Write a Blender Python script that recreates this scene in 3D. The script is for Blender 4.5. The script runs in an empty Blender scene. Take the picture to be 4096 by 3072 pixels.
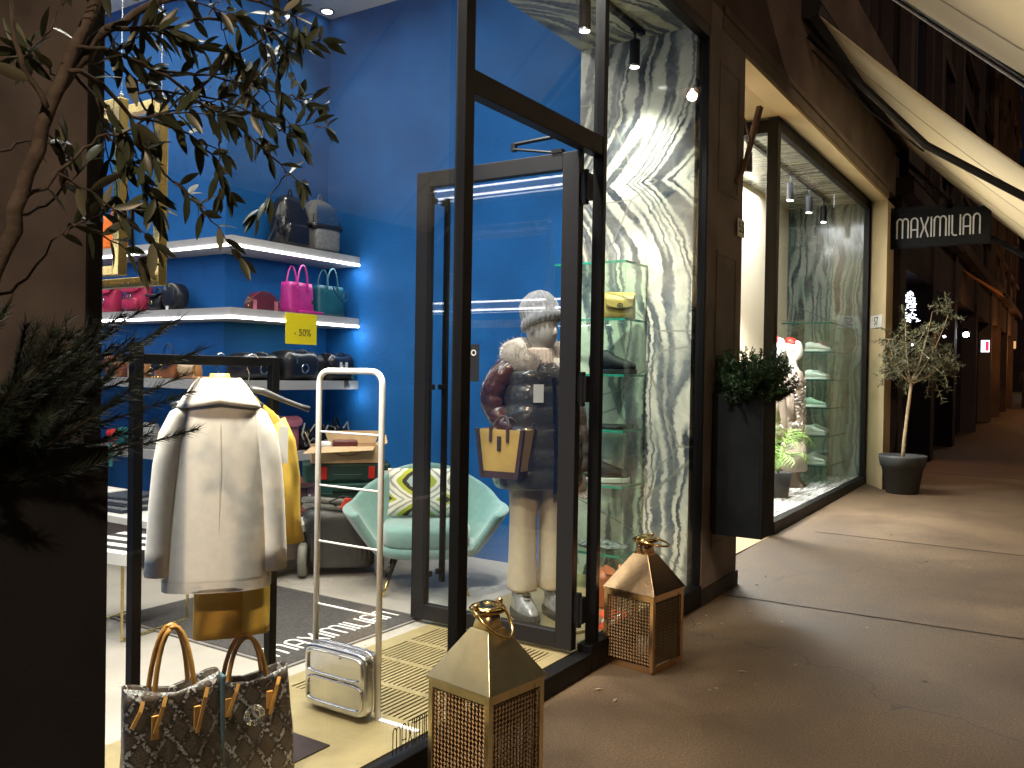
import bpy, bmesh, math, random
from mathutils import Vector, Matrix, Euler, noise
random.seed(7)
R = math.radians; PI = math.pi
SC = bpy.context.scene; COL = SC.collection

# ------------------------------------------------------------------ camera, world, exposure
cam_d = bpy.data.cameras.new('camera'); cam = bpy.data.objects.new('camera', cam_d); COL.objects.link(cam); SC.camera = cam
cam_d.sensor_width = 36.0; cam_d.lens = 3441.0 / 4096.0 * 36.0; cam_d.clip_start = 0.05; cam_d.clip_end = 400
YAW, PITCH, ROLL = R(32.93), R(-0.68), R(0.94)
dv = Vector((math.cos(YAW)*math.cos(PITCH), math.sin(YAW)*math.cos(PITCH), math.sin(PITCH)))
rv = Vector((math.sin(YAW), -math.cos(YAW), 0)); uv = rv.cross(dv)
r2 = rv*math.cos(ROLL) + uv*math.sin(ROLL); u2 = -rv*math.sin(ROLL) + uv*math.cos(ROLL)
mw = Matrix((r2, u2, -dv)).transposed().to_4x4(); mw.translation = Vector((0, 0, 1.5)); cam.matrix_world = mw

world = bpy.data.worlds.new('World'); SC.world = world; world.use_nodes = True
bg = world.node_tree.nodes['Background']; bg.inputs[0].default_value = (0.10, 0.13, 0.30, 1); bg.inputs[1].default_value = 0.025
SC.view_settings.view_transform = 'Standard'; SC.view_settings.look = 'None'
SC.view_settings.exposure = 0.0; SC.view_settings.gamma = 1.0; SC.view_settings.use_curve_mapping = False
cy = SC.cycles
cy.max_bounces = 8; cy.diffuse_bounces = 3; cy.glossy_bounces = 4; cy.transmission_bounces = 6; cy.transparent_max_bounces = 14
cy.caustics_reflective = False; cy.caustics_refractive = False; cy.sample_clamp_indirect = 4.0
cy.use_denoising = True; cy.use_light_tree = True

def lamp(name, kind, loc, energy, color=(1,1,1), size=0.1, spot=None, blend=0.6, target=None, size_y=None):
    l = bpy.data.lights.new(name, kind); l.energy = energy; l.color = color
    if kind == 'AREA':
        l.size = size
        if size_y: l.shape = 'RECTANGLE'; l.size_y = size_y
    else: l.shadow_soft_size = size
    if kind == 'SPOT': l.spot_size = R(spot or 60); l.spot_blend = blend
    o = bpy.data.objects.new(name, l); COL.objects.link(o); o.location = loc
    t = Vector(target) if target else Vector(loc) - Vector((0, 0, 1))
    o.rotation_euler = (t - Vector(loc)).to_track_quat('-Z', 'Y').to_euler()
    return o
WARMW = (1.0, 0.90, 0.74); STREET = (1.0, 0.63, 0.40)
# shop one: ceiling downlights and track, with an added soffit fill
lamp('ceiling_glow', 'AREA', (3.0, 3.9, 4.42), 75, (1.0, .93, .82), 3.4, size_y=2.4)
lamp('added_soffit_fill', 'AREA', (2.5, 2.26, 3.73), 80, (1, .95, .86), 2.6, size_y=.2)  # soft fill added for the coat and goods, no fitting here
lamp('deep_glow', 'AREA', (2.4, 6.8, 4.42), 90, (1.0, .93, .82), 3.0, size_y=2.4)
DOWN = [(5.2-0.02, 5.25), (4.3, 4.2), (2.9, 4.2), (2.3, 3.2), (1.7, 4.6), (4.5, 3.2), (3.3, 6.6)]
for x, y in DOWN[1:]:
    lamp('downlight_beam', 'SPOT', (x, y, 4.46), 150, WARMW, .03, 70, .8)
lamp('downlight_beam', 'SPOT', (4.95, 5.05, 4.46), 30, WARMW, .03, 80, .9)
# display soffit tracks and added fill spots: aimed at goods and the stone wall
lamp('track_and_fill_beam', 'SPOT', (4.85, 2.46, 3.50), 115, (1, .97, .90), .03, 70, .9, (5.33, 2.45, 2.75))
lamp('track_and_fill_beam', 'SPOT', (4.30, 2.36, 3.50), 330, (1, .97, .88), .03, 52, .9, (5.2, 2.50, 1.3))
lamp('track_and_fill_beam', 'SPOT', (3.55, 2.30, 3.50), 340, (1, .95, .86), .03, 46, .8, (4.20, 2.52, 1.1))  # spot added to fill the mannequin from its left
lamp('track_and_fill_beam', 'SPOT', (3.05, 2.40, 3.50), 90, (1, .93, .80), .03, 60, .7, (3.1, 2.60, .1))
lamp('track_and_fill_beam', 'SPOT', (1.08, 2.34, 3.35), 560, (1, .93, .80), .14, 80, .8, (1.93, 2.30, 0.9))  # spot added to fill the coat from the left, beyond the track
lamp('track_and_fill_beam', 'SPOT', (2.60, 2.10, 3.45), 260, (1, .92, .78), .12, 66, .8, (1.93, 2.30, 0.8))
lamp('track_and_fill_beam', 'SPOT', (2.40, 2.10, 3.50), 230, (1, .93, .80), .03, 56, .6, (2.45, 2.6, 0.3))
# shop two
lamp('ceiling_glow', 'AREA', (9.8, 2.95, 3.84), 120, (.97, .98, 1), 2.4, size_y=.8)
lamp('track_and_fill_beam', 'SPOT', (9.0, 2.55, 3.5), 420, (1, .97, .92), .03, 50, .7, (10.4, 2.85, 1.4))
lamp('track_and_fill_beam', 'SPOT', (9.2, 2.75, 3.4), 700, (1, .97, .92), .03, 70, .7, (9.6, 3.4, 1.4))
lamp('track_and_fill_beam', 'SPOT', (10.0, 2.6, 3.4), 650, (1, .97, .92), .03, 60, .7, (9.6, 2.55, 0.2))
lamp('recess_glow', 'AREA', (7.0, 3.6, 3.75), 25, (1, .82, .55), 1.2)
# street lamps hung over the road, and two added spots over the awnings
lamp('street_and_awning_light', 'POINT', (-6, -3.4, 8.0), 2700, (1.0, .70, .46), .10)
lamp('street_and_awning_light', 'SPOT', (10.1, -.9, 8.6), 4600, (1.0, .84, .64), .3, 62, 1.0)  # added narrow spot, makes the second shop's canvas glow through
lamp('street_and_awning_light', 'SPOT', (4.3, -.3, 8.6), 2400, (1.0, .84, .64), .3, 28, 1.0)  # added narrow spot, lights the nearer awning
lamp('street_and_awning_light', 'POINT', (19.0, -3.4, 8.0), 200, STREET, .10)
lamp('street_and_awning_light', 'POINT', (46, -2.0, 7.0), 260, (1, .45, .18), .16)

# ------------------------------------------------------------------ materials
MATS = {}
def nd(nt, t, **kw):
    n = nt.nodes.new(t)
    for k, v in kw.items():
        if k in n.inputs: n.inputs[k].default_value = v
        else: setattr(n, k, v)
    return n
def base(name):
    m = bpy.data.materials.new(name); m.use_nodes = True; nt = m.node_tree
    return m, nt, nt.nodes['Principled BSDF']
def mat(name, col, rough=.5, metal=0.0, var=0.12, scale=9.0, bump=0.0, bscale=60.0, coat=0.0, spec=.5, col2=None, sheen=0.0, det=4.0):
    if name in MATS: return MATS[name]
    m, nt, b = base(name); L = nt.links.new
    tc = nd(nt, 'ShaderNodeTexCoord')
    n = nd(nt, 'ShaderNodeTexNoise'); n.inputs['Scale'].default_value = scale; n.inputs['Detail'].default_value = det
    L(tc.outputs['Object'], n.inputs['Vector'])
    mx = nd(nt, 'ShaderNodeMix', data_type='RGBA')
    c2 = col2 or tuple(c*(1-var) for c in col[:3])
    c1 = col if col2 else tuple(min(1, c*(1+var)) for c in col[:3])
    mx.inputs[6].default_value = (*c1[:3], 1); mx.inputs[7].default_value = (*c2[:3], 1)
    rp = nd(nt, 'ShaderNodeMapRange'); rp.inputs[1].default_value = .35; rp.inputs[2].default_value = .65
    L(n.outputs['Fac'], rp.inputs[0]); L(rp.outputs[0], mx.inputs[0]); L(mx.outputs[2], b.inputs['Base Color'])
    b.inputs['Roughness'].default_value = rough; b.inputs['Metallic'].default_value = metal
    b.inputs['Specular IOR Level'].default_value = spec
    if coat: b.inputs['Coat Weight'].default_value = coat; b.inputs['Coat Roughness'].default_value = .12
    if sheen: b.inputs['Sheen Weight'].default_value = sheen
    r2_ = nd(nt, 'ShaderNodeMapRange'); r2_.inputs[3].default_value = max(0, rough*.85); r2_.inputs[4].default_value = min(1, rough*1.15+.02)
    L(n.outputs['Fac'], r2_.inputs[0]); L(r2_.outputs[0], b.inputs['Roughness'])
    if bump:
        n2 = nd(nt, 'ShaderNodeTexNoise'); n2.inputs['Scale'].default_value = bscale; n2.inputs['Detail'].default_value = 5
        L(tc.outputs['Object'], n2.inputs['Vector'])
        bp = nd(nt, 'ShaderNodeBump'); bp.inputs['Strength'].default_value = bump; bp.inputs['Distance'].default_value = .01
        L(n2.outputs['Fac'], bp.inputs['Height']); L(bp.outputs[0], b.inputs['Normal'])
    MATS[name] = m; return m
def emit(name, col, s):
    if name in MATS: return MATS[name]
    m, nt, b = base(name); b.inputs['Base Color'].default_value = (*col, 1)
    b.inputs['Emission Color'].default_value = (*col, 1); b.inputs['Emission Strength'].default_value = s
    MATS[name] = m; return m
def glassmat(name, tint=(.97, .985, .98), rough=0.0, boost=1.0):
    """thin clear sheet: transparent, with a Schlick reflection that is the same seen from either side"""
    if name in MATS: return MATS[name]
    m = bpy.data.materials.new(name); m.use_nodes = True; nt = m.node_tree; nt.nodes.clear(); L = nt.links.new
    o = nd(nt, 'ShaderNodeOutputMaterial'); t = nd(nt, 'ShaderNodeBsdfTransparent'); g = nd(nt, 'ShaderNodeBsdfGlossy')
    t.inputs[0].default_value = (*tint, 1); g.inputs['Roughness'].default_value = rough; g.inputs[0].default_value = (1, 1, 1, 1)
    ge = nd(nt, 'ShaderNodeNewGeometry'); dt = nd(nt, 'ShaderNodeVectorMath', operation='DOT_PRODUCT'); L(ge.outputs['Normal'], dt.inputs[0]); L(ge.outputs['Incoming'], dt.inputs[1])
    def q(op, a, b=None):
        n = nd(nt, 'ShaderNodeMath', operation=op); n.use_clamp = op == 'ADD'
        for k, v in enumerate((a, b)):
            if v is None: continue
            if isinstance(v, (int, float)): n.inputs[k].default_value = v
            else: L(v, n.inputs[k])
        return n.outputs[0]
    f = q('ADD', q('MULTIPLY', q('POWER', q('SUBTRACT', 1.0, q('ABSOLUTE', dt.outputs['Value'])), 5.0), .93*boost), .036*boost)
    mx = nd(nt, 'ShaderNodeMixShader')
    L(f, mx.inputs[0]); L(t.outputs[0], mx.inputs[1]); L(g.outputs[0], mx.inputs[2]); L(mx.outputs[0], o.inputs[0])
    MATS[name] = m; return m

def marble(name, zm=2.80, tintw=(.78, .77, .62), dark=(.055, .063, .072), chev=.44, axis='YZ', scale=1.0, trans=0.0, blue=(.16, .185, .20)):
    """banded book-matched onyx: the bands bend about one horizontal line"""
    m, nt, b = base(name); L = nt.links.new
    geo = nd(nt, 'ShaderNodeNewGeometry'); sp = nd(nt, 'ShaderNodeSeparateXYZ'); L(geo.outputs['Position'], sp.inputs[0])
    def math_(op, a, bb=None, c=None):
        n = nd(nt, 'ShaderNodeMath', operation=op)
        for i, v in enumerate((a, bb, c)):
            if v is None: continue
            if isinstance(v, (int, float)): n.inputs[i].default_value = v
            else: L(v, n.inputs[i])
        return n.outputs[0]
    if axis == 'YZ': h, v = sp.outputs[1], sp.outputs[2]
    elif axis == 'XY': h, v = sp.outputs[1], sp.outputs[0]
    elif axis == 'YX': h, v = sp.outputs[0], sp.outputs[1]
    else: h, v = sp.outputs[0], sp.outputs[2]
    dvv = math_('ABSOLUTE', math_('SUBTRACT', v, zm))
    bend = math_('MULTIPLY', math_('SUBTRACT', 1.0, math_('POWER', 2.718, math_('MULTIPLY', dvv, -3.0))), chev)
    nz = nd(nt, 'ShaderNodeTexNoise'); nz.inputs['Scale'].default_value = 1.7; nz.inputs['Detail'].default_value = 3; nz.inputs['Roughness'].default_value = .55
    cmb0 = nd(nt, 'ShaderNodeCombineXYZ'); L(h, cmb0.inputs[0]); L(dvv, cmb0.inputs[1]); L(cmb0.outputs[0], nz.inputs['Vector'])
    nf = nd(nt, 'ShaderNodeTexNoise'); nf.inputs['Scale'].default_value = 26; nf.inputs['Detail'].default_value = 5; nf.inputs['Roughness'].default_value = .7
    L(cmb0.outputs[0], nf.inputs['Vector'])
    w = math_('MULTIPLY', math_('SUBTRACT', nz.outputs['Fac'], .5), .24)
    w2 = math_('MULTIPLY', math_('SUBTRACT', nf.outputs['Fac'], .5), .06)
    bc = math_('ADD', math_('ADD', math_('ADD', h, bend), w), w2)
    cmb = nd(nt, 'ShaderNodeCombineXYZ'); L(math_('MULTIPLY', bc, 4.5*scale), cmb.inputs[0]); L(math_('MULTIPLY', dvv, .30), cmb.inputs[1])
    nb = nd(nt, 'ShaderNodeTexNoise'); nb.inputs['Scale'].default_value = 1.0; nb.inputs['Detail'].default_value = 1.6; nb.inputs['Roughness'].default_value = .45
    L(cmb.outputs[0], nb.inputs['Vector'])
    cr = nd(nt, 'ShaderNodeValToRGB'); L(nb.outputs['Fac'], cr.inputs[0])
    e = cr.color_ramp.elements
    e[0].position = .30; e[0].color = (*dark, 1); e[1].position = .70; e[1].color = (*tuple(x*1.5 for x in dark), 1)
    g1 = tuple(x*1.7 for x in dark); g2 = tuple((a_+b_)*.5 for a_, b_ in zip(blue, tintw))
    for p, c in ((.365, g1), (.385, g2), (.395, tintw), (.432, tuple(x*.88 for x in tintw)), (.442, blue), (.452, g1), (.482, dark), (.492, g2), (.500, tintw), (.548, tuple(x*.95 for x in tintw)), (.558, g2), (.568, g1), (.592, blue), (.602, g2), (.612, tintw), (.635, tintw), (.65, blue)):
        q = e.new(p); q.color = (*c, 1)
    # crystals and cracks
    vo = nd(nt, 'ShaderNodeTexVoronoi', feature='DISTANCE_TO_EDGE'); vo.inputs['Scale'].default_value = 1.6
    L(cmb0.outputs[0], vo.inputs['Vector'])
    ck = nd(nt, 'ShaderNodeMapRange'); ck.inputs[1].default_value = 0; ck.inputs[2].default_value = .012; L(vo.outputs['Distance'], ck.inputs[0])
    mx = nd(nt, 'ShaderNodeMix', data_type='RGBA'); mx.inputs[6].default_value = (*tuple(x*.35 for x in tintw), 1); L(ck.outputs[0], mx.inputs[0]); L(cr.outputs[0], mx.inputs[7])
    cl = nd(nt, 'ShaderNodeTexNoise'); cl.inputs['Scale'].default_value = 2.3; cl.inputs['Detail'].default_value = 5; L(geo.outputs['Position'], cl.inputs['Vector'])
    mm = nd(nt, 'ShaderNodeMix', data_type='RGBA', blend_type='MULTIPLY'); mm.inputs[0].default_value = .55
    cr2 = nd(nt, 'ShaderNodeValToRGB'); cr2.color_ramp.elements[0].position = .3; cr2.color_ramp.elements[0].color = (.60, .68, .66, 1); cr2.color_ramp.elements[1].position = .6
    L(cl.outputs['Fac'], cr2.inputs[0]); L(mx.outputs[2], mm.inputs[6]); L(cr2.outputs[0], mm.inputs[7])
    cg = nd(nt, 'ShaderNodeTexNoise'); cg.inputs['Scale'].default_value = 4.5; cg.inputs['Detail'].default_value = 6; cg.inputs['Roughness'].default_value = .7; cg.inputs['Distortion'].default_value = .6
    L(geo.outputs['Position'], cg.inputs['Vector'])
    gr = nd(nt, 'ShaderNodeMapRange'); gr.inputs[1].default_value = .42; gr.inputs[2].default_value = .72; gr.inputs[4].default_value = .75; L(cg.outputs['Fac'], gr.inputs[0])
    mg = nd(nt, 'ShaderNodeMix', data_type='RGBA'); L(gr.outputs[0], mg.inputs[0]); L(mm.outputs[2], mg.inputs[6]); mg.inputs[7].default_value = (*tuple(x*.42+y_*.8 for x, y_ in zip(tintw, (.0, .02, .035))), 1)
    L(mg.outputs[2], b.inputs['Base Color']); b.inputs['Roughness'].default_value = .14
    MATS[name] = m; return m

def fabricstripe(name, fn): pass
BLUE = mat('blue_wall', (.005, .100, .32), .7, var=.12, scale=2.5, bump=.5, bscale=120, spec=.25)
WHITE = mat('white_paint', (.78, .76, .70), .6, var=.03)
CEIL = mat('ceiling_white', (.74, .74, .73), .8, var=.02)
TERR = mat('shop_terrazzo', (.36, .335, .295), .28, var=.08, scale=3, bump=.02, bscale=300)
BRASSF = mat('brass_floor', (.40, .325, .165), .42, .5, var=.12, scale=5, bump=.05, bscale=18)
BRASS = mat('brushed_brass', (.62, .47, .18), .25, 1.0, var=.10, scale=20)
GOLD = mat('polished_gold', (.75, .52, .20), .13, 1.0, var=.08, scale=8)
BLK = mat('black_metal', (.006, .006, .007), .5, 0.0, var=.15, scale=25, bump=.03, spec=.18)
BLKF = mat('frame_black', (.0045, .0043, .0045), .5, 0.0, var=.12, scale=8, bump=.02, spec=.22)
BRONZE = mat('door_bronze', (.010, .0095, .010), .5, .0, var=.10, scale=6, spec=.3)
PIT = mat('grate_pit', (.02, .018, .014), .9)
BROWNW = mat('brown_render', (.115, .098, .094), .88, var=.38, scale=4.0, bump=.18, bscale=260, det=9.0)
REDW = mat('red_brown_render', (.12, .085, .070), .88, var=.22, scale=1.6, bump=.3, bscale=120)
CREAMW = mat('cream_plaster', (.44, .34, .19), .8, var=.06, scale=2.0, bump=.25, bscale=60)
CREAMP = mat('cream_partition', (.80, .72, .55), .75, var=.03, scale=2)
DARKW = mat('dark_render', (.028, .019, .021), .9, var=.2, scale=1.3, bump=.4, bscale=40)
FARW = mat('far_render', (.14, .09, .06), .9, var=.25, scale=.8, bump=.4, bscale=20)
ONYX = marble('onyx_wall')
ONYXC = marble('onyx_soffit', zm=4.4, axis='XY', tintw=(.70, .66, .45), chev=.5)
ONYX2 = marble('green_onyx', zm=6.5, tintw=(.21, .24, .21), dark=(.014, .019, .018), chev=.25, blue=(.06, .12, .10))
ONYX2C = marble('striped_soffit_stone', zm=4.0, axis='YX', tintw=(.60, .60, .50), dark=(.06, .07, .07), chev=.1, scale=2.0)
GLASS = glassmat('window_glass', boost=.8)
GLASS2 = glassmat('window_glass_two', boost=.35)
GLASSD = glassmat('door_glass', tint=(.93, .96, .97), boost=1.2)
GSHELF = glassmat('shelf_glass', tint=(.90, .96, .93), boost=.8)
GEDGE = mat('green_glass_edge', (.02, .22, .14), .1, var=.2, scale=30, spec=.8)
LED = emit('led_white', (1.0, .96, 1.0), 12.0)
LEDS = emit('led_soft', (1.0, .96, .92), 5.0)
LAMPE = emit('lamp_emit', (1, .95, .85), 25.0)

# ------------------------------------------------------------------ mesh helpers
class M:
    def __init__(s): s.v = []; s.f = []; s.mi = []; s.cur = 0
    def add(s, vs, fs):
        b = len(s.v); s.v += [tuple(v) for v in vs]; s.f += [tuple(i+b for i in f) for f in fs]; s.mi += [s.cur]*len(fs); return s
    def box(s, x0, x1, y0, y1, z0, z1):
        return s.add([(x0,y0,z0),(x1,y0,z0),(x1,y1,z0),(x0,y1,z0),(x0,y0,z1),(x1,y0,z1),(x1,y1,z1),(x0,y1,z1)],
                     [(0,3,2,1),(4,5,6,7),(0,1,5,4),(1,2,6,5),(2,3,7,6),(3,0,4,7)])
    def obox(s, c, size, rot=(0,0,0)):
        mtx = Matrix.Translation(Vector(c)) @ Euler(rot).to_matrix().to_4x4(); a, b, d = (q/2 for q in size)
        vs = [mtx @ Vector(p) for p in [(-a,-b,-d),(a,-b,-d),(a,b,-d),(-a,b,-d),(-a,-b,d),(a,-b,d),(a,b,d),(-a,b,d)]]
        return s.add(vs, [(0,3,2,1),(4,5,6,7),(0,1,5,4),(1,2,6,5),(2,3,7,6),(3,0,4,7)])
    def hexa(s, lo, hi):
        return s.add(list(lo)+list(hi), [(0,3,2,1),(4,5,6,7),(0,1,5,4),(1,2,6,5),(2,3,7,6),(3,0,4,7)])
    def loft(s, rings, cap=True, closed=True):
        n = len(rings[0]); vs = [p for r in rings for p in r]; fs = []
        for i in range(len(rings)-1):
            for j in range(n if closed else n-1):
                k = (j+1) % n; fs.append((i*n+j, i*n+k, (i+1)*n+k, (i+1)*n+j))
        if cap and closed: fs.append(tuple(range(n-1, -1, -1))); fs.append(tuple(range((len(rings)-1)*n, len(rings)*n)))
        return s.add(vs, fs)
    def tube(s, pts, r, seg=8, closed=False, flat=1.0, cap=True):
        pts = [Vector(p) for p in pts]; n = len(pts); rr = r if isinstance(r, (list, tuple)) else [r]*n
        rings = []; prev = None
        for i, p in enumerate(pts):
            if closed: t = pts[(i+1) % n] - pts[i-1]
            else: t = pts[min(i+1, n-1)] - pts[max(i-1, 0)]
            t.normalize()
            if prev is None:
                a = Vector((0,0,1)) if abs(t.z) < .9 else Vector((1,0,0)); u = t.cross(a).normalized()
            else: u = (prev - t*prev.dot(t)).normalized()
            w = t.cross(u); prev = u
            rings.append([p + u*rr[i]*math.cos(2*PI*k/seg) + w*rr[i]*flat*math.sin(2*PI*k/seg) for k in range(seg)])
        if closed: rings.append(rings[0]); return s.loft(rings, cap=False)
        return s.loft(rings, cap=cap)
    def ringlathe(s, prof, seg=24, c=(0,0,0)): return s.lathe(list(prof)+[prof[0]], seg, c, False)
    def lathe(s, prof, seg=24, c=(0,0,0), cap=True):
        rings = [[(c[0]+r*math.cos(2*PI*k/seg), c[1]+r*math.sin(2*PI*k/seg), c[2]+z) for k in range(seg)] for r, z in prof]
        return s.loft(rings, cap=cap)
    def ribbon(s, pts, w, t=.003, up=(0,0,1)):
        """flat strap: width w across 'up x tangent', thickness t"""
        pts = [Vector(p) for p in pts]; n = len(pts); rings = []
        for i, p in enumerate(pts):
            tg = (pts[min(i+1, n-1)] - pts[max(i-1, 0)]).normalized(); a = Vector(up)
            side = a - tg*a.dot(tg)
            if side.length < 1e-4: side = Vector((1,0,0))
            side.normalize(); nn = tg.cross(side)
            rings.append([p+side*w/2+nn*t/2, p-side*w/2+nn*t/2, p-side*w/2-nn*t/2, p+side*w/2-nn*t/2])
        return s.loft(rings)
    def grid(s, fn, nu, nv, thick=0.0):
        P = [[Vector(fn(i/nu, j/nv)) for j in range(nv+1)] for i in range(nu+1)]
        vs = [p for r in P for p in r]; fs = [(i*(nv+1)+j, (i+1)*(nv+1)+j, (i+1)*(nv+1)+j+1, i*(nv+1)+j+1) for i in range(nu) for j in range(nv)]
        return s.add(vs, fs)
    def xf(s, mtx): s.v = [tuple(mtx @ Vector(p)) for p in s.v]; return s
def sring(cx, cy, z, rx, ry, n=2.0, seg=28, rot=0.0, fn=None, tilt=(0, 0)):
    out = []
    for k in range(seg):
        a = 2*PI*k/seg; c, sn = math.cos(a), math.sin(a)
        x = rx*math.copysign(abs(c)**(2/n), c); y = ry*math.copysign(abs(sn)**(2/n), sn)
        if fn: q = fn(a, z); x *= q; y *= q
        out.append((cx + x*math.cos(rot) - y*math.sin(rot), cy + x*math.sin(rot) + y*math.cos(rot), z + tilt[0]*x + tilt[1]*y))
    return out
def build(name, mb, m, parent=None, smooth=False, bevel=0.0, solid=0.0, sub=0, kind=None, label=None, auto=True):
    me = bpy.data.meshes.new(name); me.from_pydata(mb.v, [], mb.f)
    ms = m if isinstance(m, (list, tuple)) else [m]
    for q in ms: me.materials.append(q)
    if len(ms) > 1: me.polygons.foreach_set('material_index', mb.mi)
    if smooth: me.shade_smooth()
    me.update(); o = bpy.data.objects.new(name, me); COL.objects.link(o)
    if parent: o.parent = parent
    if solid: md = o.modifiers.new('t', 'SOLIDIFY'); md.thickness = solid
    if sub: md = o.modifiers.new('s', 'SUBSURF'); md.levels = sub; md.render_levels = sub
    if bevel: md = o.modifiers.new('b', 'BEVEL'); md.width = bevel; md.segments = 2; md.limit_method = 'ANGLE'
    if kind: o['kind'] = kind
    if label: o['label'] = label
    return o
def T(name, label, cat, loc=(0,0,0), rz=0.0, group=None, rot=None):
    o = bpy.data.objects.new(name, None); COL.objects.link(o); o.location = loc; o.rotation_euler = rot or (0,0,rz)
    o.empty_display_size = .05; o['label'] = label; o['category'] = cat
    if group: o['group'] = group
    return o
def tag(o, label, cat, group=None):
    o['label'] = label; o['category'] = cat
    if group: o['group'] = group
    return o
def struct(name, mb, m, **k): return build(name, mb, m, kind='structure', **k)
def part(name, m, p, *boxes, **k):
    mb = M()
    for b in boxes: mb.box(*b)
    return build(name, mb, m, p, **k)
def textmesh(s, size, m, name, parent, mtx, extr=.001):
    c = bpy.data.curves.new(name, 'FONT'); c.body = s; c.size = size; c.extrude = extr; c.align_x = 'CENTER'; c.align_y = 'CENTER'
    o = bpy.data.objects.new(name+'_src', c); COL.objects.link(o)
    dg = bpy.context.evaluated_depsgraph_get(); me = bpy.data.meshes.new_from_object(o.evaluated_get(dg)); bpy.data.objects.remove(o)
    me.transform(mtx); me.materials.clear(); me.materials.append(m)
    q = bpy.data.objects.new(name, me); COL.objects.link(q); q.parent = parent; return q
def basis(o, u, v):
    u = Vector(u).normalized(); v = Vector(v).normalized(); n = u.cross(v)
    m = Matrix((u, v, n)).transposed().to_4x4(); m.translation = Vector(o); return m

def arcp(cx, cy, rx, ry, a0, a1, n=9): return [(cx+rx*math.cos(R(a0+(a1-a0)*i/n)), cy+ry*math.sin(R(a0+(a1-a0)*i/n))) for i in range(n+1)]
def wordmark():
    """thin condensed rounded capitals M A X I M I L I A N in a 0..1 high box; returns list of strokes and the width"""
    S = []; x = 0.0
    def MM(x):
        w = .30
        for i in range(2):
            a = x+i*w
            S.append(([(a, 0), (a, .80)] if i == 0 else []) + arcp(a+w/2, .80, w/2, .19, 180, 0) + [(a+w, 0)])
        return x+2*w
    def A(x):
        w = .34; S.append([(x, 0), (x, .80)] + arcp(x+w/2, .80, w/2, .19, 180, 0) + [(x+w, 0)]); S.append([(x+.035, .40), (x+w-.035, .40)]); return x+w
    def X(x):
        w = .40
        S.append([(x, 0), (x+.03, .12), (x+.14, .40), (x+.14, .60), (x+.03, .88), (x, 1)]); S.append([(x+w, 0), (x+w-.03, .12), (x+w-.14, .40), (x+w-.14, .60), (x+w-.03, .88), (x+w, 1)]); S.append([(x+.17, .5), (x+w-.17, .5)]); return x+w
    def I(x): S.append([(x, 0), (x, 1)]); return x
    def Lc(x): S.append([(x, 1), (x, .16)] + arcp(x+.13, .16, .13, .16, 180, 270, 5) + [(x+.25, 0)]); return x+.25
    def N(x): w = .32; S.append([(x, 0), (x, .80)] + arcp(x+w/2, .80, w/2, .19, 180, 0) + [(x+w, 0)]); return x+w
    g = .16
    for f in (MM, A, X, I, MM, I, Lc, I, A, N): x = f(x) + g
    return S, x-g
def wordmesh(name, m, parent, org, u, v, width, height, th=.012, depth=.004):
    """each stroke is one mitred ribbon with depth; crossing strokes differ a hair in depth"""
    S, w = wordmark(); mtx = basis(org, u, v); mb = M(); sx = width/w
    for q, st in enumerate(S):
        pts = [Vector((px*sx, py*height, 0)) for px, py in st]; n = len(pts); rings = []; dz = Vector((0, 0, depth*(1+.06*(q % 3)))); lo = Vector((0, 0, depth*.02*(q % 3)))
        for i, p in enumerate(pts):
            a = (p-pts[i-1]).normalized() if i else None; b = (pts[i+1]-p).normalized() if i < n-1 else None
            t = (a+b).normalized() if a and b else (a or b); k = 1/max(.6, t.dot(a or t)); nr = Vector((-t.y, t.x, 0))*th/2*k
            rings.append([p+nr+lo, p-nr+lo, p-nr+dz, p+nr+dz])
        mb.loft(rings)
    mb.xf(mtx); return build(name, mb, m, parent)

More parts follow.
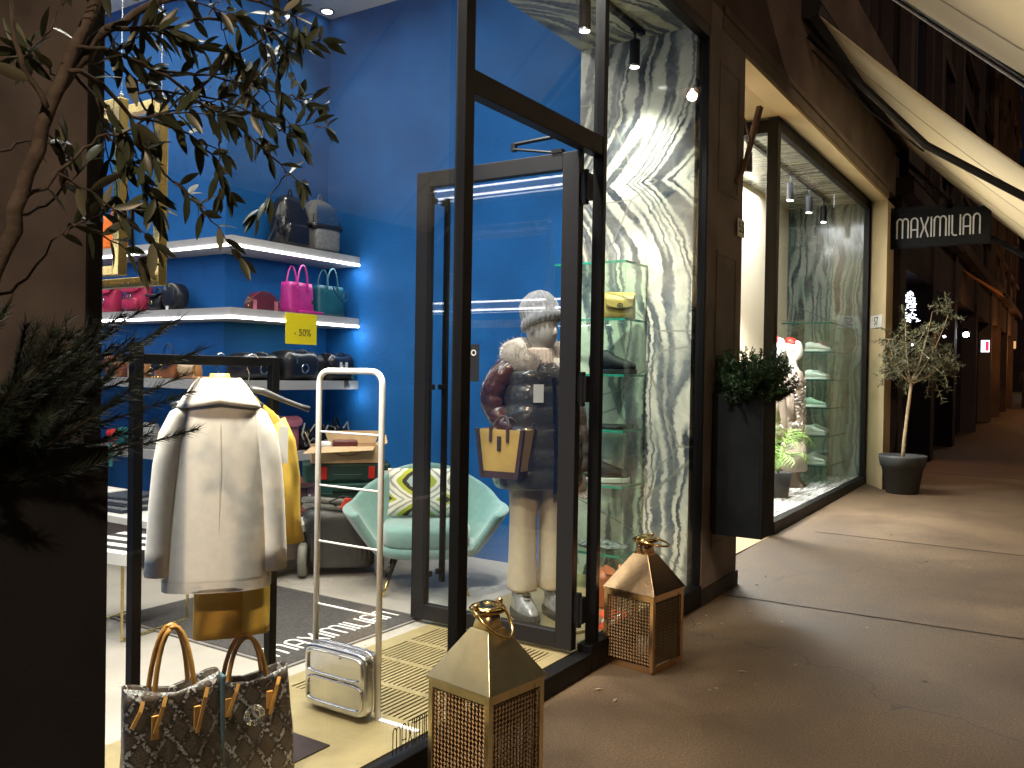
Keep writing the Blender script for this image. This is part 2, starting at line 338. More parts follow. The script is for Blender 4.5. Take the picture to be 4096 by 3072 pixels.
# ================================================================== SETTING
# pavement: level by the first shop, then rising slightly along the street
def pave_mat():
    m, nt, b = base('asphalt_pavement'); L = nt.links.new
    tc = nd(nt, 'ShaderNodeNewGeometry'); P = tc.outputs['Position']
    n1 = nd(nt, 'ShaderNodeTexNoise'); n1.inputs['Scale'].default_value = 1.3; n1.inputs['Detail'].default_value = 7; n1.inputs['Roughness'].default_value = .65; L(P, n1.inputs['Vector'])
    n2 = nd(nt, 'ShaderNodeTexNoise'); n2.inputs['Scale'].default_value = 95; n2.inputs['Detail'].default_value = 5; n2.inputs['Roughness'].default_value = .8; L(P, n2.inputs['Vector'])
    c1 = nd(nt, 'ShaderNodeValToRGB'); c1.color_ramp.elements[0].position = .38; c1.color_ramp.elements[0].color = (.066, .041, .021, 1); c1.color_ramp.elements[1].position = .62; c1.color_ramp.elements[1].color = (.108, .070, .037, 1)
    L(n1.outputs['Fac'], c1.inputs[0])
    c2 = nd(nt, 'ShaderNodeValToRGB'); c2.color_ramp.elements[0].position = .3; c2.color_ramp.elements[0].color = (.28, .28, .28, 1); c2.color_ramp.elements[1].position = .7; c2.color_ramp.elements[1].color = (1.9, 1.86, 1.78, 1)
    L(n2.outputs['Fac'], c2.inputs[0])
    mu = nd(nt, 'ShaderNodeMix', data_type='RGBA', blend_type='MULTIPLY'); mu.inputs[0].default_value = 1; L(c1.outputs[0], mu.inputs[6]); L(c2.outputs[0], mu.inputs[7])
    # trodden gum spots
    vo = nd(nt, 'ShaderNodeTexVoronoi'); vo.inputs['Scale'].default_value = 5.2; L(P, vo.inputs['Vector'])
    s1 = nd(nt, 'ShaderNodeMapRange'); s1.inputs[1].default_value = .035; s1.inputs[2].default_value = .06; s1.inputs[3].default_value = 1; s1.inputs[4].default_value = 0; L(vo.outputs['Distance'], s1.inputs[0])
    gt = nd(nt, 'ShaderNodeMath', operation='GREATER_THAN'); gt.inputs[1].default_value = .68
    sc = nd(nt, 'ShaderNodeSeparateColor'); L(vo.outputs['Color'], sc.inputs[0]); L(sc.outputs[0], gt.inputs[0])
    ml = nd(nt, 'ShaderNodeMath', operation='MULTIPLY'); L(s1.outputs[0], ml.inputs[0]); L(gt.outputs[0], ml.inputs[1])
    mg = nd(nt, 'ShaderNodeMix', data_type='RGBA'); L(ml.outputs[0], mg.inputs[0]); L(mu.outputs[2], mg.inputs[6]); mg.inputs[7].default_value = (.22, .19, .15, 1)
    # wandering cracks
    v3 = nd(nt, 'ShaderNodeTexVoronoi', feature='DISTANCE_TO_EDGE'); v3.inputs['Scale'].default_value = .16
    ad = nd(nt, 'ShaderNodeVectorMath', operation='ADD'); L(P, ad.inputs[0]); n4 = nd(nt, 'ShaderNodeTexNoise'); n4.inputs['Scale'].default_value = 2.4; n4.inputs['Detail'].default_value = 4; L(P, n4.inputs['Vector'])
    scl = nd(nt, 'ShaderNodeVectorMath', operation='SCALE'); scl.inputs['Scale'].default_value = .45; L(n4.outputs['Color'], scl.inputs[0]); L(scl.outputs[0], ad.inputs[1]); L(ad.outputs[0], v3.inputs['Vector'])
    s3 = nd(nt, 'ShaderNodeMapRange'); s3.inputs[2].default_value = .0012; L(v3.outputs['Distance'], s3.inputs[0])
    mc = nd(nt, 'ShaderNodeMix', data_type='RGBA'); L(s3.outputs[0], mc.inputs[0]); mc.inputs[6].default_value = (.045, .033, .025, 1); L(mg.outputs[2], mc.inputs[7])
    L(mc.outputs[2], b.inputs['Base Color'])
    rr = nd(nt, 'ShaderNodeMapRange'); rr.inputs[3].default_value = .5; rr.inputs[4].default_value = .85; L(n1.outputs['Fac'], rr.inputs[0]); L(rr.outputs[0], b.inputs['Roughness'])
    bp = nd(nt, 'ShaderNodeBump'); bp.inputs['Strength'].default_value = .55; bp.inputs['Distance'].default_value = .004; L(n2.outputs['Fac'], bp.inputs['Height'])
    bp2 = nd(nt, 'ShaderNodeBump'); bp2.inputs['Strength'].default_value = .5; bp2.inputs['Distance'].default_value = .02; L(n1.outputs['Fac'], bp2.inputs['Height']); L(bp.outputs[0], bp2.inputs['Normal'])
    L(bp2.outputs[0], b.inputs['Normal']); return m
PAVE = pave_mat()
def gz(x): return max(0.0, (x-5.4)*.0132)
mb = M()
xs = [-30, -5, 0, 2.5, 5.4, 8, 12, 20, 40, 80, 200]; ys = [-2.2, 0, 2.35, 30]
vs = [(x, y, gz(min(x, 80))) for x in xs for y in ys]; fs = []
for i in range(len(xs)-1):
    for j in range(len(ys)-1): a = i*len(ys)+j; fs.append((a, a+len(ys), a+len(ys)+1, a+1))
mb.add(vs, fs); struct('pavement', mb, PAVE)
mb = M(); mb.add([(-30, -2.35, .0), (5.4, -2.35, 0), (80, -2.35, gz(80)), (200, -2.35, gz(80)), (-30, -2.2, 0), (5.4, -2.2, 0), (80, -2.2, gz(80)), (200, -2.2, gz(80))], [(0, 1, 5, 4), (1, 2, 6, 5), (2, 3, 7, 6)])
mb.add([(-30, -2.35, -.13), (5.4, -2.35, -.13), (80, -2.35, gz(80)-.13), (200, -2.35, gz(80)-.13), (-30, -2.35, 0), (5.4, -2.35, 0), (80, -2.35, gz(80)), (200, -2.35, gz(80))], [(0, 1, 5, 4), (1, 2, 6, 5), (2, 3, 7, 6)])
struct('kerb', mb, mat('kerb_stone', (.30, .28, .25), .8, var=.2, scale=6, bump=.3))
mb = M(); mb.add([(-30, -40, -.13), (5.4, -40, -.13), (80, -40, gz(80)-.13), (200, -40, gz(80)-.13), (-30, -2.35, -.13), (5.4, -2.35, -.13), (80, -2.35, gz(80)-.13), (200, -2.35, gz(80)-.13)], [(0, 1, 5, 4), (1, 2, 6, 5), (2, 3, 7, 6)])
struct('road', mb, mat('road_asphalt', (.055, .052, .05), .8, var=.25, scale=3, bump=.5))

rnd = random.Random(31)
for jx, sk in ((5.75, .10), (8.45, -.12), (14.2, .05)):
    pts = [(jx+sk*(2.0-y)*.3+rnd.uniform(-.006, .006), y, gz(jx)+.0042) for y in [2.0-.12*k for k in range(34)]]
    struct('pavement_joint', M().ribbon(pts, .010, .002, up=(1, 0, 0)), mat('joint_dark', (.030, .022, .016), .95))
mb = M()
for _ in range(20):
    x = rnd.uniform(2.6, 9.5); y = min(1.93, rnd.choice((1.9-abs(rnd.gauss(0, .15)), rnd.uniform(-.6, 1.9)))); a = rnd.uniform(0, 6.28); l_ = rnd.uniform(.012, .032); w = l_*rnd.uniform(.2, .4); z = gz(x)+.003
    c, d = math.cos(a), math.sin(a); mb.add([(x-c*l_, y-d*l_, z), (x+d*w, y-c*w, z+.004), (x+c*l_, y+d*l_, z+.001), (x-d*w, y+c*w, z+.005)], [(0, 1, 2, 3)])
build('litter', mb, mat('dry_litter', (.30, .24, .15), .8, var=.4, scale=9), kind='stuff')

# shop one interior
ZF = .10
struct('floor', M().box(.9, 5.33, 2.96, 5.36, .0, ZF).box(.9, 4.27, 5.36, 8.6, .0, ZF), TERR)
struct('ceiling', M().box(.85, 5.40, 2.92, 8.7, 4.50, 4.60), CEIL)
struct('wall_back', M().box(4.27, 5.40, 5.36, 5.50, 0, 4.50), BLUE)
struct('wall_corner_side', M().box(4.27, 4.40, 5.50, 8.6, 0, 4.50), BLUE)
struct('wall_side', M().box(5.33, 5.45, 2.92, 5.36, 0, 4.50), BLUE)
struct('wall_rear', M().box(.85, 4.27, 8.60, 8.75, 0, 4.50), BLUE)
struct('wall_left', M().box(.75, .90, 2.10, 8.60, 0, 4.50), BLUE)
struct('onyx_wall', M().box(5.33, 5.45, 2.07, 2.918, .10, 3.77), ONYX)
struct('onyx_soffit', M().box(1.23, 5.45, 2.07, 2.92, 3.77, 3.9), ONYXC)
struct('soffit_upstand', M().box(.9, 5.33, 2.90, 2.918, 3.9, 4.5), CEIL)
bf = T('brass_floor', 'polished brass entrance floor with slotted grates behind the shop glass', 'floor plate', (0, 0, 0)); bf['kind'] = 'structure'
mb = M(); xg = [2.66, 2.90, 2.935, 3.175, 3.21, 3.45, 3.485, 3.725]
gy0, gy1 = 2.14, 2.86
mb.box(1.23, 5.33, gy1, 2.958, 0, ZF+.004); mb.box(1.23, 5.33, 2.07, gy0, 0, ZF+.004)
for a, b_ in ((1.23, xg[0]), (xg[1], xg[2]), (xg[3], xg[4]), (xg[5], xg[6]), (xg[7], 5.33)): mb.box(a, b_, gy0, gy1, 0, ZF+.004)
build('plate', mb, BRASSF, bf)
mb = M()
for i in range(4):
    a, b_ = xg[2*i], xg[2*i+1]; y = gy0+.006
    while y < gy1-.01: mb.box(a, b_, y, y+.016, .06, ZF+.002); y += .0265
build('grate', mb, BRASSF, bf, kind='stuff')
part('grate_pit', PIT, bf, (2.66, 3.725, gy0, gy1, .03, .05))

# ------------------------------------------------------------------ shopfront one
sf = T('shopfront', 'tall black-framed glass shopfront of the blue-walled shop, fixed panes either side of the doorway', 'shopfront', (0, 2.0, 0))
def fr(name, *b, m=BLKF, bv=.004, mm=None): return part(name, m, sf, *b, bevel=bv)
fr('frame', (1.186, 1.230, 0, .10, .10, 3.78))
fr('mullion', (2.722, 2.785, .0, .05, .10, 3.70), bv=.004)
fr('mullion', (3.905, 3.947, .0, .06, .10, 3.70), bv=.004)
fr('transom', (2.785, 3.905, .004, .066, 2.612, 2.708))
fr('frame', (5.375, 5.393, 0, .065, .12, 3.78))
fr('top_rail', (1.230, 5.375, 0, .065, 3.70, 3.78))
fr('threshold', (1.18, 3.85, -.01, .08, 0, .098))
fr('bottom_rail', (3.85, 5.393, -.01, .075, 0, .135))
for nm, b in (('pane', (1.23, 2.722, .028, .040, .10, 3.70)), ('pane', (2.785, 3.905, .028, .040, 2.708, 3.70)), ('pane', (3.947, 5.375, .028, .040, .135, 3.70))):
    part('glass_pane', GLASS, sf, b)
wordmesh('lettering', mat('decal_dark', (.02, .02, .02), .5), sf, (2.372, .024, .112), (1, 0, 0), (0, 0, 1), .285, .098, .0042, .0012)

# door, swung inwards square to the front
dr = T('door', 'black-framed glass shop door standing open into the blue room, long bar handles', 'door', (3.77, 2.05, .125))
W_, H_ = 1.03, 2.485
part('door_frame', BRONZE, dr, (-.026, .026, 0, .095, 0, H_), (-.026, .026, W_-.09, W_, 0, H_), (-.026, .026, .095, W_-.09, 0, .085), (-.026, .026, .095, W_-.09, H_-.085, H_), bevel=.003)
part('glass_pane', GLASSD, dr, (-.005, .005, .095, W_-.09, .085, H_-.085))
for sx in (-1, 1):
    mb = M(); mb.box(sx*.075-.014, sx*.075+.014, W_-.155, W_-.127, .20, 2.35)
    for z in (.25, 1.28, 2.30): mb.box(min(sx*.026, sx*.062), max(sx*.026, sx*.062), W_-.153, W_-.129, z, z+.03)
    build('pull_handle', mb, BLK, dr, bevel=.003)
for z in (.12, 1.22, 2.22):
    hb = M().tube([(.0, -.022, z), (.0, -.022, z+.17)], .017, 12); hb.box(-.010, .030, -.05, .0, z+.02, z+.15); build('hinge', hb, BLK, dr, smooth=False)
cl = M(); cl.box(-.03, .01, .10, .16, H_+.002, H_+.02); cl.box(-.005, .02, .395, .42, H_+.05, H_+.09)
cl.tube([(0, .16, H_+.012), (.0, .41, H_+.06)], .007, 6); cl.tube([(.005, .41, H_+.085), (.02, .12, H_+.10)], .010, 6); build('door_closer', cl, BLK, dr)
part('notice', mat('notice_black', (.02, .02, .02), .4), dr, (-.0085, -.0055, .60, .74, 1.33, 1.53))
textmesh('Go', .07, WHITE, 'notice_letters', dr, basis((-.0095, .66, 1.49), (0, -1, 0), (0, 0, 1)), .0004)

# ------------------------------------------------------------------ street facade as a building
fc = T('shop_building', 'brown rendered street front with pilaster, cornice and two deep shop openings', 'building', (0, 2.0, 0))
part('wall', BROWNW, fc, (-6, 1.185, 0, .12, 0, 3.95), label='brown rendered wall left of the first shop window')
PILM = mat('pilaster_stone', (.23, .19, .175), .88, var=.15, scale=3, bump=.25, bscale=120)
part('pilaster', PILM, fc, (5.396, 6.10, -.005, .30, .0, 3.95), bevel=.008)
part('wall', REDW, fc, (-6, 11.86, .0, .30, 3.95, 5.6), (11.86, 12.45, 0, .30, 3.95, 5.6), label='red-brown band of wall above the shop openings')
part('wall', REDW, fc, (-6, 5.43, .0, .10, 3.78, 3.95))
mb = M()
for z0, z1, p in ((3.83, 3.93, .012), (3.935, 3.985, .024)): mb.box(5.60, 11.9, -p, -.004, z0, z1)
build('cornice', mb, mat('cornice_stone', (.16, .125, .10), .85, var=.15, scale=3, bump=.4), fc, bevel=.006)
for z0, z1 in ((.35, 1.5), (1.62, 2.35), (2.75, 3.62)):
    mb = M(); a, b_ = 5.56, 5.98
    mb.box(a, b_, -.012, -.006, z0, z0+.03); mb.box(a, b_, -.012, -.006, z1-.03, z1); mb.box(a, a+.03, -.012, -.006, z0+.03, z1-.03); mb.box(b_-.03, b_, -.012, -.006, z0+.03, z1-.03)
    build('panel_moulding', mb, PILM, fc, bevel=.004)
part('plinth', mat('plinth_dark', (.03, .024, .02), .7), fc, (5.396, 6.105, -.018, -.006, 0, .11)); part('plinth', MATS['plinth_dark'], fc, (-6, 1.18, -.018, -.001, 0, .11))
# recess between pilaster and second shop, cream soffit and reveal
mb = M().box(6.10, 8.0, .30, 2.4, 3.92, 3.99); mb.hexa([(6.10, 0, 3.80), (11.9, 0, 3.80), (12.44, .30, 3.92), (6.10, .30, 3.92)], [(6.10, 0, 3.86), (11.9, 0, 3.86), (12.5, .30, 3.98), (6.10, .30, 3.98)])
build('soffit', mb, CREAMW, fc)
mb = M().hexa([(11.9, 0, .05), (12.4, 0, .05), (12.5, .30, .05), (12.44, .30, .05)], [(11.9, 0, 3.81), (12.4, 0, 3.81), (12.5, .30, 3.93), (12.44, .30, 3.93)])
build('reveal', mb, CREAMW, fc, label='cream plaster reveal at the far end of the second shop window')
part('reveal', CREAMW, fc, (6.0, 6.095, .301, 2.4, .02, 3.92))
part('recess_floor', mat('tan_stone', (.50, .36, .20), .5, var=.08), fc, (6.10, 8.0, .30, 2.4, .0, .034))
part('recess_back', CREAMP, fc, (6.10, 8.0, 2.4, 2.5, .03, 3.92))
# brown tubes standing in for a diagonal shadow streak, no brace known
build('streak_or_bracket', M().tube([(5.90, -.02, 2.86), (6.04, -.03, 3.00), (6.36, -.03, 3.50)], [.016, .022, .030], 6).tube([(6.16, -.03, 3.20), (6.05, -.02, 3.34), (5.90, -.02, 3.34)], .008, 5), mat('shadow_streak_brown', (.30, .18, .11), .8), fc)
for tx, ps, c in (('55', (5.96, 2.56), 'number'), ):
    n5 = T('number_plate', 'small white number plate 55 on the brown pilaster edge', 'number plate', (6.01, 1.975, 2.56))
    part('plate', mat('plate_white', (.62, .60, .55), .4), n5, (-.075, .075, 0, .008, -.062, .062), bevel=.002)
    textmesh('55', .11, BLK, 'numerals', n5, basis((0, -.002, 0), (1, 0, 0), (0, 0, 1)), .001)
n7 = T('number_plate', 'white house number plate 57 on the cream reveal', 'number plate', (12.10, 2.105, 2.26))
dd = Vector((.54, .30, 0)).normalized(); nn = Vector((-dd.y, dd.x, 0))
n7.location = (12.17, 2.15, 2.27)
build('plate', M().obox((0, 0, 0), (.42, .165, .010)).xf(basis(nn*.008, -dd, (0, 0, 1))), MATS['plate_white'], n7)
textmesh('57', .15, BLK, 'numerals', n7, basis(nn*.015, -dd, (0, 0, 1)), .001)

# ------------------------------------------------------------------ shop two: glass box
S2Y = 2.30; X0, X1 = 8.0, 12.42
s2 = T('shopfront', 'black-framed glass corner window of the second shop beyond the pilaster', 'shopfront', (0, S2Y, 0))
def f2(name, *b, m=BLKF): return part(name, m, s2, *b, bevel=.004)
f2('corner_post', (X0, X0+.10, 0, .10, .04, 3.90))
f2('frame', (X1-.09, X1, 0, .07, .09, 3.82))
f2('top_rail', (X0+.10, X1, 0, .07, 3.80, 3.91)); f2('top_rail', (X0, X0+.10, .10, 2.1, 3.78, 3.90))
mb = M().hexa([(X0+.10, -.01, .035), (X1, -.01, .09), (X1, .07, .09), (X0+.10, .07, .035)], [(X0+.10, -.01, .15), (X1, -.01, .19), (X1, .07, .19), (X0+.10, .07, .15)]); build('bottom_rail', mb, BLKF, s2)
f2('bottom_rail', (X0, X0+.10, .10, 2.1, .03, .15))
part('glass_pane', GLASS2, s2, (X0+.10, 10.42, .03, .042, .15, 3.80)); part('glass_pane', GLASS2, s2, (10.43, X1-.09, .03, .042, .17, 3.80))
part('glass_pane', GLASS, s2, (X0+.04, X0+.052, .10, 2.1, .15, 3.78))
struct('window_floor', M().box(X0+.1, 12.42, S2Y+.07, 5.2, .05, .16), marble('window_floor_stone', zm=2, axis='XY', tintw=(.85, .84, .80), dark=(.20, .20, .20), chev=.1, scale=2.0))
struct('striped_soffit', M().box(X0+.1, 12.5, S2Y+.07, 3.4, 3.90, 3.98), ONYX2C)
struct('green_onyx_wall', M().box(12.425, 12.6, S2Y+.07, 3.40, .16, 3.90), ONYX2)
struct('cream_wall', M().box(10.2, 12.6, 3.40, 3.5, .16, 3.9), CREAMP)
struct('cream_wall_rear', M().box(8.1, 12.6, 5.2, 5.3, .16, 4.3), CREAMP)
struct('ceiling_rear', M().box(8.1, 12.6, 3.5, 5.3, 3.9, 3.98), CEIL)
lamp('rear_glow', 'AREA', (9.4, 4.4, 3.8), 780, (1, .98, .94), 1.6)

# ------------------------------------------------------------------ awnings
def fabric_mat():
    m, nt, b = base('awning_canvas'); L = nt.links.new
    b.inputs['Base Color'].default_value = (.78, .72, .58, 1); b.inputs['Roughness'].default_value = .9
    t = nd(nt, 'ShaderNodeBsdfTranslucent'); t.inputs[0].default_value = (.85, .80, .64, 1)
    mx = nd(nt, 'ShaderNodeMixShader'); mx.inputs[0].default_value = .5
    L(b.outputs[0], mx.inputs[1]); L(t.outputs[0], mx.inputs[2]); L(mx.outputs[0], nt.nodes['Material Output'].inputs[0])
    geo = nd(nt, 'ShaderNodeNewGeometry'); n = nd(nt, 'ShaderNodeTexNoise'); n.inputs['Scale'].default_value = 1.5; n.inputs['Detail'].default_value = 4; L(geo.outputs['Position'], n.inputs['Vector'])
    bp = nd(nt, 'ShaderNodeBump'); bp.inputs['Strength'].default_value = .3; bp.inputs['Distance'].default_value = .05; L(n.outputs['Fac'], bp.inputs['Height']); L(bp.outputs[0], b.inputs['Normal'])
    return m
CANVAS = fabric_mat()
def awning(label, xa, xb, zt, slope=.93, y0=1.93, y1=-.45, armx=(.12,), valance=.14, kink=None):
    a = T('awning', label, 'awning', (xa, 2.0, zt))
    ln = xb-xa
    def sag(u, v): return (u*ln, (y0-2.0)+(y1-y0)*v, -slope*(y0-y1)*v - .07*math.sin(PI*v) - .012*math.sin(u*ln/ .9*PI)**2*math.sin(PI*v))
    build('canvas', M().grid(sag, max(12, int(ln*8)), 14), CANVAS, a, smooth=True, solid=.004)
    cs = M().tube([(-.05, -.07, .0), (ln+.05, -.07, .0)], .10, 8); build('cassette', cs, BLK, a)
    yb = y1-2.0; zb = -slope*(y0-y1)
    build('front_bar', M().tube([(-.02, yb, zb), (ln+.02, yb, zb)], .035, 8), BLK, a)
    for k in range(1, int(ln/1.25)+1):
        if k*1.25 < ln: build('seam', M().ribbon([(k*1.25, *(Vector(sag(k*1.25/ln, v/10))[1:])) for v in range(11)], .016, .004, up=(1, 0, 0)).xf(Matrix.Translation((0, 0, -.006))), mat('seam_dark', (.50, .45, .36), .9), a)
    for ax in armx:
        x = ax
        pts = [(x, -.03, -.18), (x, -.98, -1.26), (x+.05, -1.68, -1.74), (x+.05, yb+.02, zb-.04)]
        build('folding_arm', M().tube(pts, .042, 6, flat=.8), BLK, a)
        build('arm_tendon', M().tube([(x+.03, -.05, -.30), (x+.03, -.55, -.92), (x+.03, -.96, -1.30)], .008, 5), BLK, a)
    if valance: build('side_binding', M().ribbon([Vector(sag(1.0 if kink else 0.0, v/10)) + Vector((.012 if kink else -.012, 0, -.03)) for v in range(11)], .05, .01), BLK, a)
    return a
awning('cream awning of the second shop stretched out over the pavement, dark folding arms', 7.62, 12.55, 4.68, armx=(.12, 4.7), valance=0)
aw = awning('nearer cream awning cut by the top right corner, black edge', 1.4, 5.62, 4.83, slope=.92, armx=(.3,), valance=0)
build('end_channel', M().hexa([(4.225, -.15, -.15), (4.29, -.15, -.15), (4.29, -2.4, -2.22), (4.225, -2.4, -2.22)], [(4.225, -.15, .02), (4.29, -.15, .02), (4.29, -2.4, -2.05), (4.225, -2.4, -2.05)]), BLK, aw)
build('edge_piping', M().tube([(4.30, -.15, -.17), (4.30, -2.4, -2.24)], .008, 6), mat('piping_white', (.75, .70, .62), .5), aw)

# hanging sign
sg = T('shop_sign', 'black projecting sign with thin grey capitals MAXIMILIAN beyond the cream reveal', 'sign', (12.12, 2.0, 3.21))
part('board', mat('sign_black', (.005, .005, .005), .6, spec=.15), sg, (0, .07, -1.15, .05, 0, .47), bevel=.004)
part('arm', BLK, sg, (.01, .05, -.85, .08, .47, .53), (.01, .05, -.72, -.66, .47, .62))
wordmesh('lettering', mat('letter_grey', (.55, .54, .52), .4), sg, (-.001, -.08, .125), (0, -1, 0), (0, 0, 1), .95, .255, .017, .012)

# ------------------------------------------------------------------ the street beyond: one building per stretch
def far_building(label, x0, x1, col, spec, h=14.0):
    b = T('town_building', label, 'building', (x0, 2.0, gz(x0)), group='buildings along the dark street')
    w = x1-x0; n = max(1, int(w/3.2)); bay = w/n
    for i in range(n):
        a = i*bay
        part('pilaster', col, b, (a, a+.45, -.06, .4, 0, 3.9), bevel=.01)
        part('pier', col, b, (a+.45, a+.75, .05, .5, 0, 3.9))
        part('shutter', mat('shutter_dark', (.020, .018, .022), .5), b, (a+.75, a+bay, .25, .35, 0, 3.0))
        part('fascia', col, b, (a+.45, a+bay, -.02, .4, 3.0, 3.9))
        # upper storeys
        for k in range(3):
            z = 5.3+k*3.1
            part('window', mat('night_pane', (.015, .02, .035), .1), b, (a+1.2, a+bay-.5, .06, .10, z, z+1.9))
            part('window_frame', col, b, (a+1.08, a+1.2, -.04, .05, z-.1, z+2.05), (a+bay-.5, a+bay-.38, -.04, .05, z-.1, z+2.05), (a+1.2, a+bay-.5, -.04, .05, z+1.9, z+2.05), (a+1.2, a+bay-.5, -.08, .05, z-.12, z))
        part('strip_pilaster', col, b, (a+.05, a+.30, -.12, -.002, 4.2, h), (a+.42, a+.60, -.09, -.002, 4.2, h))
    part('wall', col, b, (0, w, .101, .7, 3.9, h)); part('string_course', col, b, (0, w, -.20, .10, 3.92, 4.15)); 
    return b
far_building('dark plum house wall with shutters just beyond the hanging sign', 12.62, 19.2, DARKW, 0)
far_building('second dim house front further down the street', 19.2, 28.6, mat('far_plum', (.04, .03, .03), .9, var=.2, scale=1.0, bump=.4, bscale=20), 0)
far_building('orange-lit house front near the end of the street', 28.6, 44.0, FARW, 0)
eb = T('town_building', 'dark block closing off the street end behind the crowd', 'building', (70, 0, gz(70)), group='buildings along the dark street')
part('wall', mat('end_block', (.06, .035, .035), .9, var=.3, scale=.5), eb, (0, 4, -12, 14, 0, 16))
for k in range(16):
    part('window', emit('lit_window', (1.0, .55, .22), .8) if k % 3 == 0 else MATS['night_pane'], eb, (-.05, -.01, -4+(k % 4)*2.4, -2.9+(k % 4)*2.4, 3.0+(k//4)*3.0, 4.6+(k//4)*3.0))
part('light_band', emit('shop_band', (1, .5, .18), 4), eb, (-.05, -.01, .2, 2.6, 2.2, 2.45))
# wide dim block that carries the upper wall above the first shops
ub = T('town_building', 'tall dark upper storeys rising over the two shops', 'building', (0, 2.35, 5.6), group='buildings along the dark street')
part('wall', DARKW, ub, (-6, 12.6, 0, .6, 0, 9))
mb = M()
for i in range(22): mb.box(-4+i*.78, -3.8+i*.78, -.10, -.002, 0, 9)
build('pilaster_strip', mb, DARKW, ub, kind='stuff')

def lantern_lamp(name, label, loc, col, s, r=.05, pole=None):
    t = T(name, label, 'lamp', loc)
    build('bulb', M().lathe([(.001, -r), (r*.8, -r*.6), (r, 0), (r*.7, r*.6), (.001, r)], 12), emit('bulb_%s' % name+str(int(s)), col, s), t, smooth=True)
    build('hood', M().lathe([(r*.4, r*2.2), (r*1.4, r*1.1), (r*1.5, r*.7)], 12), BLK, t)
    if pole: build('arm', M().tube(pole, .02, 6), BLK, t)
    return t
lantern_lamp('wall_lamp', 'bright white lamp on the wall behind the potted olive', (19.9, 1.80, 2.46), (.9, .95, 1), 60, .06, [(0, 0, .08), (0, .25, .12)])
bx = T('light_box', 'small lit white and red box sign far along the wall', 'sign', (24.9, 1.72, 2.40)); bx.scale = (1, .55, .6)
part('face', emit('box_white', (.95, .95, 1), 2.5), bx, (0, .05, 0, .34, -.25, .25)); part('panel', emit('box_red', (.8, .03, .08), 2), bx, (-.01, -.002, .02, .16, -.2, .2)); part('streak_or_bracket', BLK, bx, (.0, .05, .34, .45, -.03, .03))
for i, (x, y, z, r) in enumerate(((17.2, 1.9, 2.3, .022), (14.6, 2.06, 2.05, .018), (62, 1.0, 4.7, .28), (58, .0, 4.9, .22), (15.2, 2.05, 3.55, .03))):
    lantern_lamp('hung_lamp' if r > .1 else 'spot_lamp', ('small white point of light in the dark front between olive twigs', 'tiny white lamp low behind the olive crown', 'bright street lamp hanging over the far end of the street', 'second hanging street lamp cut by the right edge', 'faint lamp above the olive crown')[i], (x, y, z), (.95, .95, 1) if r < .1 else (1, .85, .7), 30, r)
for i, (x, y_) in enumerate(((-6, -3.4), (10.1, -.9), (19.0, -3.4), (4.5, -.5))):  # the two above the awnings are added to go with their spots
    t = T('hung_lamp', ('street lamp hung over the road behind the viewer', 'added lamp out of view that lights the awning of the second shop', 'street lamp hung over the road further along, glinting in the onyx window', 'added lamp out of view that lights the nearer awning')[i], 'street lamp', (x, y_, 8.0 if y_ < -2 else 8.75))
    build('hood', M().lathe([(.05, .34), (.10, .30), (.34, .12), (.36, .09), (.33, .09), (.20, .19), (.02, .20)], 20), BLK, t, smooth=True)
    build('cable', M().tube([(0, -8, .75), (0, 0, .34), (0, 1.5-y_, .9)], .01, 5), BLK, t)
    build('bulb', M().lathe([(.02, .17), (.028, .14), (.034, .10), (.028, .06), (.01, .05)], 14), emit('sodium_bulb', (1, .62, .38), 30), t, smooth=True)
# glittering window star in the dark shop
tr = T('light_tree', 'sparkling white strings of light in a dark window behind the olive', 'light decoration', (14.3, 2.06, 2.6)); mb = M()
rnd = random.Random(3)
for k in range(95):
    z = rnd.uniform(-.28, .32); w = .34*(1-(z+.28)/.75)
    x = rnd.uniform(-w, w); mb.obox((rnd.uniform(-.03, .03), x*.42, z*.8), (.01, rnd.uniform(.015, .05), .009), (rnd.uniform(-.5, .5), 0, 0))
build('light_strings', mb, emit('fairy', (.82, .85, 1), 5), tr, kind='stuff')
# far awning
fa = T('awning', 'small orange-lit awning folded out over a far doorway', 'awning', (21.0, 2.0, 3.9))
build('canvas', M().hexa([(0, -.02, 0), (1.1, -.02, 0), (1.1, -.8, -.55), (0, -.8, -.55)], [(0, -.02, .02), (1.1, -.02, .02), (1.1, -.8, -.53), (0, -.8, -.53)]), mat('orange_canvas', (.55, .24, .08), .9), fa)
build('front_bar', M().tube([(0, -.8, -.54), (1.1, -.8, -.54)], .03, 6), BLK, fa)
lamp('doorway_light', 'POINT', (21.6, 1.5, 2.9), 5, (1, .42, .12), .05)
lamp('doorway_light', 'POINT', (31.0, 1.4, 2.6), 26, (1, .40, .12), .05)
lamp('doorway_light', 'POINT', (38.0, 1.2, 2.6), 45, (1, .42, .14), .05)
# cut corner lamp making the orange pool by the pot
lamp('doorway_light', 'SPOT', (16.6, 1.9, 2.6), 55, (1, .45, .16), .04, 70, .8, (15.0, 1.3, .15))
